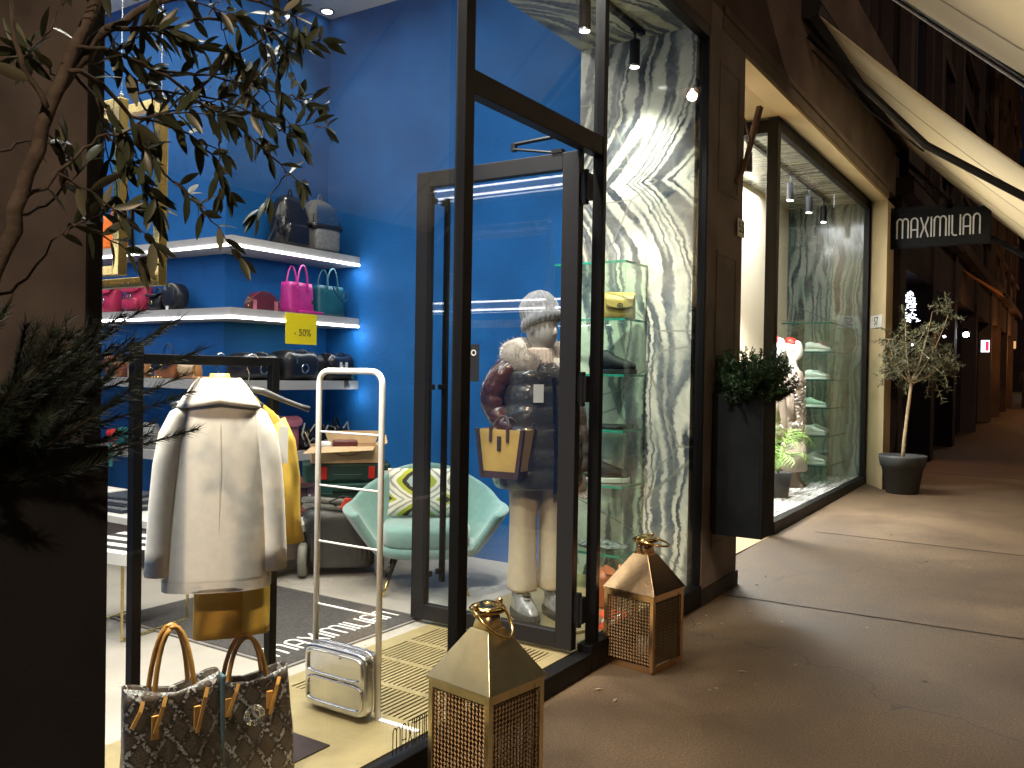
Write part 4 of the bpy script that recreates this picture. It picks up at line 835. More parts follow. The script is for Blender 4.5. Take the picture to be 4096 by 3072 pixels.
# snakeskin totes
def snake():
    m, nt, b = base('snakeskin'); L = nt.links.new
    tc = nd(nt, 'ShaderNodeTexCoord'); sp = nd(nt, 'ShaderNodeSeparateXYZ')
    n0 = nd(nt, 'ShaderNodeTexNoise'); n0.inputs['Scale'].default_value = 16; n0.inputs['Detail'].default_value = 3; L(tc.outputs['Object'], n0.inputs['Vector'])
    ad = nd(nt, 'ShaderNodeVectorMath', operation='ADD'); sc_ = nd(nt, 'ShaderNodeVectorMath', operation='SCALE'); sc_.inputs['Scale'].default_value = .018; L(n0.outputs['Color'], sc_.inputs[0]); L(tc.outputs['Object'], ad.inputs[0]); L(sc_.outputs[0], ad.inputs[1]); L(ad.outputs[0], sp.inputs[0])
    def q(op, a, b_=None):
        n = nd(nt, 'ShaderNodeMath', operation=op)
        for k, v_ in enumerate((a, b_)):
            if v_ is None: continue
            if isinstance(v_, (int, float)): n.inputs[k].default_value = v_
            else: L(v_, n.inputs[k])
        return n.outputs[0]
    hx = q('MULTIPLY', q('ADD', sp.outputs[0], q('MULTIPLY', sp.outputs[1], .6)), 13.0); hz = q('MULTIPLY', sp.outputs[2], 8.5)
    d1 = q('PINGPONG', q('ADD', q('ADD', hx, hz), 20), .5); d2 = q('PINGPONG', q('ADD', q('SUBTRACT', hx, hz), 20), .5)
    dist = q('MINIMUM', d1, d2)
    class _V: outputs = {'Distance': dist}
    v = _V
    s1 = nd(nt, 'ShaderNodeMapRange'); s1.inputs[1].default_value = .05; s1.inputs[2].default_value = .13; s1.inputs[3].default_value = 1; s1.inputs[4].default_value = 0; L(dist, s1.inputs[0])
    vs_ = nd(nt, 'ShaderNodeTexVoronoi'); vs_.inputs['Scale'].default_value = 130; L(tc.outputs['Object'], vs_.inputs['Vector'])
    sc2 = nd(nt, 'ShaderNodeSeparateColor'); L(vs_.outputs['Color'], sc2.inputs[0])
    n2 = nd(nt, 'ShaderNodeTexNoise'); n2.inputs['Scale'].default_value = 15; L(tc.outputs['Object'], n2.inputs['Vector'])
    s2_ = nd(nt, 'ShaderNodeMapRange'); s2_.inputs[1].default_value = .36; s2_.inputs[2].default_value = .50; L(n2.outputs['Fac'], s2_.inputs[0])
    g = nd(nt, 'ShaderNodeMath', operation='GREATER_THAN'); g.inputs[1].default_value = .48; L(sc2.outputs[0], g.inputs[0])
    m1 = nd(nt, 'ShaderNodeMath', operation='MULTIPLY'); L(s1.outputs[0], m1.inputs[0]); L(g.outputs[0], m1.inputs[1])
    m2 = nd(nt, 'ShaderNodeMath', operation='MULTIPLY'); L(m1.outputs[0], m2.inputs[0]); L(s2_.outputs[0], m2.inputs[1])
    c = nd(nt, 'ShaderNodeMix', data_type='RGBA'); c.inputs[6].default_value = (.020, .016, .013, 1); c.inputs[7].default_value = (.075, .055, .038, 1)
    s3 = nd(nt, 'ShaderNodeMapRange'); s3.inputs[1].default_value = .12; s3.inputs[2].default_value = .22; L(dist, s3.inputs[0]); L(s3.outputs[0], c.inputs[0])
    c2 = nd(nt, 'ShaderNodeMix', data_type='RGBA'); L(m2.outputs[0], c2.inputs[0]); L(c.outputs[2], c2.inputs[6]); c2.inputs[7].default_value = (.34, .31, .275, 1)
    L(c2.outputs[2], b.inputs['Base Color']); b.inputs['Roughness'].default_value = .38
    bp = nd(nt, 'ShaderNodeBump'); bp.inputs['Strength'].default_value = .4; bp.inputs['Distance'].default_value = .003; L(vs_.outputs['Distance'], bp.inputs['Height']); L(bp.outputs[0], b.inputs['Normal'])
    return m
SNAKE = snake(); VEG = leather('veg_tan', (.55, .27, .06), .45); GUSS = leather('gusset', (.07, .14, .16), .6)
def snake_tote(label, loc, rz, w, h, d, brooch=False, hh=.17):
    t = T('snakeskin_tote', label, 'tote bag', loc, rz, group='snakeskin totes on the rack base')
    rings = []
    for i in range(10):
        f = i/9; ww = w/2*(1-.14*f if brooch else 1-.04*f); rings.append(sring(0, 0, h*f, ww, d/2*(1-.45*f), 6 if f < .5 else 4, 40, fn=lambda a, z: 1+.015*math.sin(3*a+z*12)))
    rings[-1] = [(x, y, z - .035*math.cos(x/w*PI)**2) for x, y, z in rings[-1]]
    rings.append([(x*.97, y*.8, z-.006) for x, y, z in rings[-1]]); rings.append([(x*.9, y*.6, z-.10) for x, y, z in rings[-1]])
    build('body', M().loft(rings), SNAKE, t, smooth=True)
    for sy, ln in ((-1, 0), (1, .03)):
        pts = harc(-w*.22, w*.20, sy*d*.30, h*.72, h*.26+hh, 16, lean=sy*-.02)
        build('handle', M().ribbon(pts, .015, .004, up=(1, 0, .25)), VEG, t, smooth=True)
        for sx in (-.22, .20): part('handle_tab', VEG, t, (sx*w-.010, sx*w+.010, min(sy*d*.42, sy*d*.40)-.004, max(sy*d*.42, sy*d*.40)+.004, h*.64, h*.80))
    part('gusset', GUSS, t, (w*.465, w*.515, -d*.32, d*.32, .02, h*.97), bevel=.01) if not brooch else part('gusset', GUSS, t, (-w*.52, -w*.46, -d*.42, d*.30, .02, h*.80), bevel=.01)
    for k, sx in enumerate((-.34, -.12, .30)):
        strap(t, [(sx*w, -d*.42, h*.92), (sx*w-.01, -d*.50, h*.86), (sx*w-.035, -d*.53, h*.76-.03*k)], .011, VEG, 'tie', up=(1, 0, 0))
    if brooch:
        mb = M()
        for r_, n in ((.020, 16), (.026, 20), (.032, 24)):
            for k in range(n): a = 2*PI*k/n; mb.obox((.01+r_*math.cos(a), -d*.5-.006, h*.62+r_*math.sin(a)), (.0058, .005, .0058), (a, a, .7))
        build('crystal_ring', mb, mat('crystal', (.75, .73, .65), .08, .8), t, kind='stuff')
    return t
snake_tote('snakeskin tote with tan straps nearest the window, left of its twin', (1.655, 2.30, .112), -.30, .300, .435, .12)
snake_tote('smaller snakeskin tote with a round crystal brooch, right of its twin', (1.975, 2.345, .112), -.42, .330, .365, .13, brooch=True, hh=.12)

# security gate: two posts, rungs, aluminium foot case
t = T('security_gate', 'white tubular security gate with thin rungs standing by the entrance', 'security gate', (2.60, 2.30, ZF+.004))
mb = M(); pts = [(0, 0, 0), (0, 0, 1.34)]+[(0, .05-.05*math.cos(a), 1.345+.05*math.sin(a)) for a in [R(15*k) for k in range(1, 6)]]+[(0, .06, 1.396), (0, .30, 1.396)]+[(0, .30+.05*math.sin(a), 1.345+.05*math.cos(a)) for a in [R(15*k) for k in range(1, 6)]]+[(0, .351, 1.34), (0, .351, 0)]
build('hoop', M().tube(pts, .0125, 10), mat('gate_white', (.85, .83, .80), .35, var=.03), t, smooth=True)
for z in (.415, .68, .915, 1.14-.0): build('rung', M().tube([(0, .012, z), (0, .339, z)], .0045, 8), MATS['gate_white'], t, smooth=True)
part('floor_strip', MATS['gate_white'], t, (-.012, .012, -.21, -.012, 0, .006))
t = T('metal_case', 'embossed aluminium case clamped round the foot of the security gate', 'case', (2.575, 2.475, ZF+.006))
def caseslab(y, z, x0, x1): return M().loft([[(x, p[0], p[1]) for p in [(yy, zz+.14) for yy, zz, _ in [(q[0], q[1], 0) for q in sring(0, 0, 0, y, z, 7, 40)]]] for x in (x0, x1)])
build('shell', caseslab(.172, .128, -.042, .042), SILV, t, bevel=.010)
mb = M()
for zc, zz in ((.200, .046), (.088, .050)): mb.tube([(-.046, p[0], zc+p[1]) for p in sring(0, 0, 0, .150, zz, 6, 40)], .006, 6, closed=True)
mb.tube([(-.0, p[0], .14+p[1]) for p in sring(0, 0, 0, .175, .131, 7, 40)], .004, 6, closed=True)
build('embossed_rib', mb, SILV, t, smooth=True); part('latch', SILV, t, (-.050, -.0425, -.035, .035, .232, .254), bevel=.003); part('maker_plate', TAGW, t, (-.0465, -.043, -.055, -.02, .138, .150))

# vacuum cleaner, tool cases, box
VAC = mat('vac_plastic', (.035, .038, .036), .4, var=.15, scale=20); RUB = mat('rubber_black', (.015, .015, .015), .8)
t = T('vacuum_cleaner', 'dark workshop vacuum on big wheels with its grey hose coiled on top', 'vacuum cleaner', (4.40, 4.24, ZF), rz=-.85)
build('tank', M().loft([sring(0, 0, z, .25*q, .19*q, 4.5, 32) for z, q in ((.06, .86), (.08, .92), (.30, 1.0), (.36, 1.03), (.38, 1.06), (.42, 1.05), (.46, .9))]), VAC, t, smooth=True)
mb = M()
for k in range(13): mb.box(-.20+.032*k, -.188+.032*k, -.188, -.181, .12, .30)
build('rib', mb, VAC, t)
for sx in (-1, 1):
    build('wheel', M().lathe([(.045, -.025), (.10, -.03), (.115, -.015), (.115, .015), (.10, .03), (.045, .025), (.02, .02)], 28).xf(Matrix.Translation((sx*.255, -.14, .115)) @ Matrix.Rotation(R(90), 4, 'Y')), mat('wheel_grey', (.20, .20, .16), .6), t, smooth=True)
    build('hub', M().lathe([(.001, -.032), (.05, -.032), (.05, .032), (.001, .032)], 20).xf(Matrix.Translation((sx*.255, -.14, .115)) @ Matrix.Rotation(R(90), 4, 'Y')), RUB, t)
hs = []
for k in range(60):
    a = k/60*2*PI*2.2; hs.append((.27*math.cos(a)*(1-.08*math.sin(a*.7)), .17*math.sin(a), .44+.045*k/30+.014*math.sin(a*2)))
build('hose', M().tube(hs, .023, 8), mat('hose_grey', (.14, .14, .12), .5), t, smooth=True)
part('handle', RUB, t, (-.14, .14, -.03, .03, .461, .52), bevel=.012)
GRNC = mat('case_green', (.008, .045, .035), .45); GRND = mat('case_teal', (.006, .075, .065), .45); REDP = mat('latch_red', (.65, .02, .012), .4)
# rest board of clutter: clamp, small case
t = T('clamp', 'red plastic clamp on the vacuum lid under the green cases', 'clamp', (4.30, 4.08, ZF+.47), rz=-.75); mb = M().hexa([(-.07, -.02, 0), (.07, -.02, 0), (.07, .02, 0), (-.07, .02, 0)], [(-.035, -.02, .07), (.035, -.02, .07), (.035, .02, .07), (-.035, .02, .07)]); build('body', mb, mat('clamp_red', (.62, .06, .04), .4), t, bevel=.006); build('lead', M().tube([(-.09, .0, .02), (-.14, -.03, .05), (-.05, -.05, .09), (.08, -.04, .06), (.18, -.02, .09), (.24, 0, .01)], .006, 6), RUB, t, smooth=True)
t = T('tool_case', 'small teal power tool case under the green one', 'tool case', (4.47, 4.30, ZF+.522), rz=-.72); part('shell', GRND, t, (-.19, .19, -.12, .12, 0, .098), bevel=.015); part('handle', GRNC, t, (-.09, .09, -.155, -.135, .05, .07), (-.09, -.075, -.135, -.1205, .05, .07), (.075, .09, -.135, -.1205, .05, .07)); part('lip', GRNC, t, (-.20, .20, -.126, -.1205, .0, .03), bevel=.003)
t = T('tool_case', 'dark green tool case with two red latches below the cardboard box', 'tool case', (4.51, 4.32, ZF+.622), rz=-.72); part('shell', GRNC, t, (-.30, .30, -.14, .14, 0, .135), bevel=.018); part('panel', GRNC, t, (-.10, .10, -.150, -.1405, .02, .06), bevel=.005)
for sx in (-1, 1): part('latch', REDP, t, (sx*.165-.022, sx*.165+.022, -.149, -.1405, .025, .112), bevel=.003)
part('maker_plate', TAGW, t, (.23, .29, -.1425, -.1405, .05, .08))
CARD = mat('cardboard', (.52, .36, .20), .85, var=.08, scale=14, bump=.15)
t = T('cardboard_box', 'open brown cardboard box with a dark curved arrow, flaps up', 'cardboard box', (4.49, 4.32, ZF+.759), rz=-.72)
mb = M().box(-.235, .235, -.14, -.136, 0, .115); mb.box(-.235, .235, .136, .14, 0, .115); mb.box(-.235, -.231, -.136, .136, 0, .115); mb.box(.231, .235, -.136, .136, 0, .115); mb.box(-.231, .231, -.136, .136, 0, .004); build('carton', mb, CARD, t)
def flap_(pts): 
    a = [Vector(p) for p in pts]; n = (a[1]-a[0]).cross(a[3]-a[0]).normalized()*.0035; return M().hexa(a, [p+n for p in a])
build('flap', flap_([(-.235, -.14, .116), (.20, -.14, .116), (.17, -.265, .10), (-.30, -.265, .08)]), CARD, t)
build('flap', flap_([(-.236, -.13, .116), (-.236, .13, .116), (-.27, .10, .20), (-.27, -.12, .19)]), CARD, t)
build('flap', flap_([(-.10, .138, .116), (.235, .138, .116), (.27, .16, .205), (-.13, .16, .205)]), CARD, t)
build('flap', flap_([(.236, -.13, .116), (.236, .13, .116), (.31, .12, .18), (.29, -.12, .14)]), CARD, t)
build('printed_arrow', M().tube([(-.13+.014*k*1.2, -.1418, .095-.045*math.sin(PI*k/16)) for k in range(16)], .0045, 4, flat=.4).obox((.115, -.1418, .098), (.03, .002, .02), (0, .5, 0)), mat('print_dark', (.06, .03, .02), .7), t)
part('wrapped_goods', OX, t, (-.08, .09, -.05, .07, .09, .15), bevel=.01); part('tissue', TAGW, t, (-.20, -.09, -.07, .08, .09, .14), bevel=.02)

# armchair with cushion
VEL = mat('mint_velvet', (.17, .32, .29), .8, var=.05, scale=30, bump=.1, sheen=.6)
t = T('armchair', 'mint velvet shell armchair on slim black legs with brass tips', 'armchair', (4.43, 3.52, ZF), rz=R(-51))
# local: front faces -Y, width along X
def shell(u, v, off=0):
    a = (u-.5)*R(236); A = abs(a)
    back = math.cos(min(A, 1.2)/1.2*PI/2)**.7
    rim = .55 + .23*back - .03*max(0, (A-1.35)/.7)
    q = min(1, max(0, (A-.55)/.75)); q = q*q*(3-2*q); rad = .39 + .11*q + .02*back - .03*max(0, (A-1.5)/.5)
    r0 = .27; z = .245 + (rim-.245)*v; r = r0 + (rad-r0)*v**.85
    return (r*math.sin(a)*1.02, r*math.cos(a)*.84-.02, z)
inner = M().grid(lambda u, v: shell(u, v), 40, 14); build('shell', inner, VEL, t, smooth=True, solid=.055, sub=1)
build('seat_cushion', M().loft([sring(0, -.06, z, .275*q, .27*q, 3.6, 40) for z, q in ((.30, .94), (.32, 1.0), (.40, 1.02), (.425, .98), (.44, .86), (.445, .4))]), VEL, t, smooth=True)
build('base_pan', M().loft([sring(0, -.02, z, .30*q, .29*q, 3.2, 40) for z, q in ((.225, .86), (.245, 1.0), (.30, 1.06))]), VEL, t, smooth=True)
for sx, sy in ((-1, -1), (1, -1), (-1, 1), (1, 1)):
    lg = build('leg', M().tube([(sx*.19, -.02+sy*.18, .235), (sx*.235, -.02+sy*.23, .10)], [.016, .011], 10), BLK, t, smooth=True)
    build('brass_tip', M().tube([(sx*.235, -.02+sy*.23, .0998), (sx*.268, -.02+sy*.265, .0)], [.011, .008], 10), BRASS, lg, smooth=True)
def ikat():
    m, nt, b = base('ikat_print'); L = nt.links.new
    tc = nd(nt, 'ShaderNodeTexCoord'); sp = nd(nt, 'ShaderNodeSeparateXYZ'); L(tc.outputs['Object'], sp.inputs[0])
    def mm(op, a, c=None, d=None):
        n = nd(nt, 'ShaderNodeMath', operation=op)
        for i, v in enumerate((a, c, d)):
            if v is None: continue
            if isinstance(v, (int, float)): n.inputs[i].default_value = v
            else: L(v, n.inputs[i])
        return n.outputs[0]
    px = mm('PINGPONG', mm('ADD', mm('MULTIPLY', sp.outputs[0], 5.2), 20.3), 1.0); pz = mm('PINGPONG', mm('ADD', mm('MULTIPLY', sp.outputs[2], 8.6), 20.0), 1.0)
    s1 = mm('ADD', mm('MULTIPLY', px, 1.0), mm('MULTIPLY', mm('POWER', pz, 1.4), .8))
    nz = nd(nt, 'ShaderNodeTexNoise'); nz.inputs['Scale'].default_value = 22; L(tc.outputs['Object'], nz.inputs['Vector'])
    s1 = mm('ADD', s1, mm('MULTIPLY', mm('SUBTRACT', nz.outputs['Fac'], .5), .14))
    cr = nd(nt, 'ShaderNodeValToRGB'); cr.color_ramp.interpolation = 'CONSTANT'; L(mm('DIVIDE', s1, 1.8), cr.inputs[0]); e = cr.color_ramp.elements
    e[0].position = 0; e[0].color = (.30, .42, .42, 1); e[1].position = .17; e[1].color = (.03, .022, .012, 1)
    for p, c in ((.27, (.36, .42, .03)), (.38, (.72, .70, .58)), (.47, (.30, .31, .26)), (.53, (.72, .70, .58)), (.64, (.34, .36, .31)), (.70, (.72, .70, .58)), (.80, (.36, .42, .03)), (.88, (.03, .022, .012))): q = e.new(p); q.color = (*c, 1)
    L(cr.outputs[0], b.inputs['Base Color']); b.inputs['Roughness'].default_value = .85; return m
cu = T('cushion', 'lime, black and cream ikat cushion leaning in the mint armchair', 'cushion', (4.45, 3.55, .553), rz=R(-51))
def pill(u, v):
    x = (u-.5)*.47; z = v*.315; e = (1-(2*u-1)**4)*(1-(2*v-1)**4); return (x*(1+.06*abs(2*v-1)**3), .0, z, .075*max(e, 0)**.6)
mb = M(); n = 18
for sgn in (-1, 1):
    vs = []; fs = []
    for i in range(n+1):
        for j in range(n+1):
            x, y, z, e = pill(i/n, j/n); vs.append((x, sgn*e, z))
    for i in range(n):
        for j in range(n):
            a = i*(n+1)+j; q = (a, a+n+1, a+n+2, a+1); fs.append(q if sgn < 0 else q[::-1])
    mb.add(vs, fs)
mb.xf(Matrix.Rotation(R(-16), 4, 'X') @ Matrix.Translation((0, -.01, -.0))); build('cover', mb, ikat(), cu, smooth=True)

# hanging brass frames
t = T('pendant_frame', 'brass rectangular tube frames hung from the ceiling behind the window', 'pendant lamp', (2.08, 3.2, 1.84), rz=0)
def rframe(m, x0, x1, y0, y1, z0, z1, b=.022):
    return m
def bframe(x, y0, y1, z0, z1, b=.040):
    mb = M(); mb.box(x-b/2, x+b/2, y0, y0+b, z0, z1); mb.box(x-b/2, x+b/2, y1-b, y1, z0, z1); mb.box(x-b/2, x+b/2, y0+b, y1-b, z0, z0+b); mb.box(x-b/2, x+b/2, y0+b, y1-b, z1-b, z1); return mb
build('frame', bframe(-.03, .0, .85, .03, .74), BRASS, t, bevel=.003); build('frame', bframe(.11, -.06, .85, .0, .77), BRASS, t, bevel=.003)
mb = M()
for x, y in ((-.03, .02), (.11, -.04)):
    mb.lathe([(.001, 0), (.012, .004), (.012, .014), (.004, .02), (.003, .03)], 10, (x, y, .771 if x > 0 else .741)); mb.tube([(x, y, .78), (x, y, 2.66)], .0022, 5)
build('suspension', mb, SILV, t)

# ceiling downlight
for i, (x, y) in enumerate(DOWN[:1]):
    t = T('downlight', 'recessed ceiling spotlight shining in the white corner above the blue wall', 'ceiling light', (x, y, 4.5)); build('ring', M().ringlathe([(.045, -.012), (.06, -.012), (.06, 0), (.045, 0)], 24), SILV, t, smooth=True); build('lens', M().lathe([(.001, -.004), (.043, -.006), (.043, -.001)], 24), emit('down_lens', (1, .98, .94), 14), t)
# track with cylinder spots
def spot_cyl(label, x, y, z, s_=1.0, drop=.06):
    t = T('track_spot', label, 'spotlight', (x, y, z), group='black cylinder spotlights'); h = .165*s_; r = .034*s_
    build('cylinder', M().lathe([(r*.9, .0), (r, .003), (r, h), (r*.6, h+.004)], 24), BLK, t)
    build('stem', M().tube([(0, 0, h), (0, 0, h+drop)], .007, 6).obox((0, 0, h+drop+.008), (.07, .034, .022)), BLK, t); build('lens', M().lathe([(.001, -.003), (r*.80, -.005), (r*.84, 0)], 20), LAMPE, t); build('bezel', M().ringlathe([(r*.88, -.007), (r*1.04, -.005), (r*1.04, .004), (r*.88, .004)], 24), SILV, t); return t
t = T('track', 'black lighting track under the onyx soffit of the first window', 'lighting track', (1.4, 2.40, 3.738)); part('rail', BLK, t, (0, 3.82, -.018, .018, 0, .030))
for lab, x in (('cylinder spotlight left of the door-side post, cut by the frame', 4.42), ('cylinder spotlight hanging in front of the onyx wall', 5.10)): spot_cyl(lab, x, 2.40, 3.50)

# ------------------------------------------------------------------ mannequin in the first window (stands facing the street)
MX, MY = 4.20, 2.53
dk = T('display_disc', 'low round brass disc under the mannequin', 'plinth', (MX+.02, MY-.06, ZF+.004)); build('disc', M().lathe([(.001, 0), (.30, 0), (.31, .004), (.31, .016), (.30, .02), (.001, .02)], 48), BRASSF, dk, smooth=False)
mq = T('mannequin', 'white mannequin with covered face turned to the street, wearing the padded coat', 'mannequin', (MX, MY, ZF+.024), rz=R(-34))
SKIN = mat('mannequin_white', (.33, .305, .265), .45, var=.03)
# local front = -Y
HD = -.09
hd = [sring(0, dy, z+HD, rx, ry, 2.1, 30) for z, rx, ry, dy in ((1.575, .048, .05, .02), (1.60, .050, .055, .012), (1.635, .056, .075, -.012), (1.66, .066, .088, -.012), (1.70, .073, .096, -.008), (1.75, .077, .100, -.004), (1.80, .076, .098, 0), (1.84, .064, .085, .005), (1.87, .030, .04, .008))]
def hrot(r): c_, s_ = math.cos(R(24)), math.sin(R(24)); return [(x*c_-y*s_, x*s_+y*c_, z) for x, y, z in r]
hd = [hrot(r) for r in hd]
build('body', M().loft([sring(0, 0, z, rx, ry, 2.2, 30) for z, rx, ry in ((.80, .14, .09), (.95, .15, .10), (1.15, .12, .085), (1.37, .155, .095), (1.435, .14, .07), (1.465, .06, .05), (1.485, .048, .048))]+hd[1:]), SKIN, mq, smooth=True)
build('nose', M().loft([hrot(sring(0, -.100, 1.685+HD, .012, .014, 2, 12)), hrot(sring(0, -.108, 1.695+HD, .013, .018, 2, 12)), hrot(sring(0, -.100, 1.735+HD, .006, .010, 2, 12))]), SKIN, mq, smooth=True)
for sx in (-1, 1): build('ear', M().loft([hrot(sring(sx*.074, .004, z+HD, .008, q, 2, 12)) for z, q in ((1.69, .006), (1.71, .016), (1.735, .017), (1.75, .006))]), SKIN, mq, smooth=True)
# beanie: ribbed knit
KN = mat('grey_knit', (.14, .14, .15), .95, var=.2, scale=50, bump=.4, sheen=.4)
def rib(a, z): return 1+.045*math.cos(24*a)
bn = []
for z, rx, ry, dy in ((1.735, .086, .108, .002), (1.742, .094, .116, .002), (1.765, .098, .120, .0), (1.795, .096, .118, .0), (1.80, .090, .112, .006), (1.84, .092, .116, .02), (1.875, .086, .106, .035), (1.91, .066, .082, .045), (1.932, .034, .045, .05), (1.938, .004, .005, .052)): bn.append(hrot(sring(0, dy, z+HD, rx, ry, 2, 112, fn=rib, tilt=(0, -.30))))
build('knit_hat', M().loft(bn), KN, mq, smooth=True)
# fur collar
def fur(mb, path, rad, n, ln, seed=1):
    rn = random.Random(seed); pts = [Vector(p) for p in path]
    for _ in range(n):
        f = rn.random()*(len(pts)-1); i = int(f); c = pts[i].lerp(pts[i+1], f-i); d = Vector((rn.gauss(0, 1), rn.gauss(0, 1), rn.gauss(0, 1))).normalized()
        r = rad*.82; p = c+d*r; q = c+d*(r+ln*rn.uniform(.5, 1.1)) + Vector((rn.gauss(0, 1), rn.gauss(0, 1), rn.gauss(0, 1)-.3))*ln*.3; w = d.cross(Vector((rn.gauss(0, 1), rn.gauss(0, 1), rn.gauss(0, 1)))).normalized()*.0022
        mb.add([p-w, p+w, q], [(0, 1, 2)])
    return mb
cpath = [(.155*math.cos(a), .02+.105*math.sin(a), 1.475+.03*math.sin(a)-.045*max(0, -math.sin(a))) for a in [R(-70+32*k) for k in range(0, 11)]]
FUR = mat('cream_fur', (.48, .41, .34), .95, var=.12, scale=30, sheen=.5)
build('fur_hood', M().tube(cpath, [.055, .068, .078, .082, .085, .085, .085, .082, .078, .068, .055], 16), FUR, mq, smooth=True); build('fur_hairs', fur(M(), cpath, .082, 5200, .035), FUR, mq, kind='stuff')
build('roll_neck', M().loft([sring(0, -.005, z, r_, r_*1.05, 2, 90, fn=lambda a, z: 1+.035*math.cos(22*a)) for z, r_ in ((1.42, .095), (1.45, .088), (1.48, .080), (1.51, .076), (1.525, .070), (1.522, .058))]), mat('taupe_knit', (.42, .33, .26), .95, var=.1, scale=40), mq, smooth=True)
# padded coat: quilted tiers
def mat_puffer(name, c):
    m = mat(name, c, .20, var=.12, scale=12, bump=.8, bscale=34, coat=.85); return m
PUF = mat_puffer('puffer_black', (.050, .044, .038)); PUB = mat_puffer('puffer_brown', (.085, .028, .022))
rings = []; zz = [.735, .85, .965, 1.085, 1.205, 1.32, 1.40]; 
def prof_w(z): return .205+.045*math.exp(-((z-.85)/.25)**2)-.02*max(0, (z-1.2)/.2)
for a, b_ in zip(zz[:-1], zz[1:]):
    for k in range(7):
        f = k/7; z = a+(b_-a)*f; bul = math.sin(PI*f)**.6*.013; w = prof_w(z)+bul
        rings.append(sring(0, 0, z, w, w*.72, 2.6, 56, fn=lambda an, z: 1+.016*math.sin(19*an+z*50)*(1-math.sin(PI*(z*9 % 1)))+.010*noise.noise(Vector((math.cos(an)*4, math.sin(an)*4, z*14)))))
for z, w in ((1.405, .175), (1.43, .15), (1.45, .12), (1.47, .10)): rings.append(sring(0, .0, z, w, w*.72, 2.3, 56))
build('padded_coat', M().loft(rings), PUF, mq, smooth=True)
build('front_zip', M().ribbon([(.015, -(prof_w(z)+.012)*.73-.004, z) for z in [.72+.08*k for k in range(9)]], .022, .006, up=(1, 0, 0)), SHINY, mq)
build('pocket_flap', M().obox((-.13, -.145, 1.02), (.030, .02, .19), (.1, .35, .3)), PUF, mq, bevel=.006)
def sleeve(pts, r0, m, nm='sleeve', bul=.006, nb=6):
    P = []; RR = []; tot = len(pts)-1; N = nb*6
    for i in range(N+1):
        f = i/N*tot; k = min(int(f), tot-1); P.append(Vector(pts[k]).lerp(Vector(pts[k+1]), f-k)); RR.append(r0*(1-.28*i/N)+bul*abs(math.sin(PI*nb*i/N)))
    return build(nm, M().tube(P, RR, 22), m, mq, smooth=True)
# local left/right: viewer sees the mannequin's right arm bent out to the left of the picture (+Y side after turning)
sleeve([(-.12, .02, 1.43), (-.20, .03, 1.395), (-.255, .04, 1.33), (-.28, .05, 1.25), (-.265, .04, 1.17), (-.225, .0, 1.11), (-.185, -.05, 1.05)], .072, PUB)
sleeve([(.15, .02, 1.38), (.21, .01, 1.25), (.235, -.02, 1.08), (.235, -.06, .93), (.22, -.10, .82)], .070, PUF)
part('price_card', TAGW, mq, (-.115, -.055, -.168, -.164, 1.22, 1.32))
# hands: palm, four bent fingers and thumb
def hand(o, rzz, grip=.9):
    h = M(); h.loft([[(x*q, y*q2, z) for x, y, z in sring(0, 0, zz_, .036, .013, 2.6, 16)] for zz_, q, q2 in ((0, .7, 1.1), (-.03, .95, 1.1), (-.06, 1.05, 1), (-.085, 1.0, .8))])
    for k in range(4):
        x = -.028+.0185*k; l = (.062, .072, .068, .052)[k]; g = grip
        h.tube([(x, 0, -.075), (x, -.006, -.075-l*.35), (x, -.006-l*.35*g, -.075-l*.62), (x, -.006-l*.70*g, -.075-l*.60)], [.0085, .008, .0075, .006], 8)
    h.tube([(.030, -.004, -.025), (.052, -.016, -.048), (.050, -.030, -.075)], [.0105, .009, .007], 8)
    h.xf(Matrix.Translation(o) @ Matrix.Rotation(rzz, 4, 'Z')); return build('hand', h, SKIN, mq, smooth=True)
hand((-.20, -.03, 1.10), 1.4); hand((.22, -.11, .80), 0.2)
PANT = mat('cream_trousers', (.60, .47, .29), .85, var=.04, scale=20, bump=.15)
for sx, dy in ((-.088, .01), (.088, -.01)):
    build('trouser_leg', M().loft([sring(sx*q, dy, z, w, w*1.12, 2.4, 36, fn=lambda a, z: 1+.035*math.sin(3*a+2)+.02*math.sin(7*a+z*5)) for z, w, q in ((.155, .080, 1.0), (.17, .082, 1.0), (.35, .074, 1.0), (.55, .073, .98), (.75, .082, .95), (.85, .088, .9))]), PANT, mq, smooth=True)
    build('boot', M().loft([sring(sx*1.1, dy+yc, z, rx, ry, 2.6, 28) for z, rx, ry, yc in ((.032, .050, .135, -.065), (.06, .052, .135, -.065), (.09, .046, .115, -.052), (.12, .044, .080, -.02), (.15, .046, .060, .0), (.20, .05, .055, .01), (.24, .052, .056, .012))]), mat('boot_silver', (.34, .34, .33), .25, .3, var=.35, scale=20, bump=.2), mq, smooth=True)
    build('boot_sole', M().loft([sring(sx*1.1, dy-.065, z, rx, ry, 2.8, 36, fn=lambda a, z: 1+.03*math.cos(24*a)) for z, rx, ry in ((0, .055, .140), (.03, .058, .145), (.05, .052, .138))]), RUB, mq, smooth=True)
    mb = M()
    for k in range(7): z = .085+.021*k; y = dy-.125+.013*k*1.2 ; mb.tube([(sx*1.1-.035, y+.03, z), (sx*1.1, y-.012, z+.012), (sx*1.1+.035, y+.03, z)], .0045, 5); mb.tube([(sx*1.1-.02, y+.0, z+.012), (sx*1.1+.02, y+.0, z)], .004, 5)
    build('boot_laces', mb, RUB, mq)
tb = T('tote_bag', 'mustard suede tote with dark brown edges hanging from the hand of the mannequin', 'tote bag', (MX-.27, MY+.05, .94), rz=R(-84)); tb.scale = (.86, .95, .95)
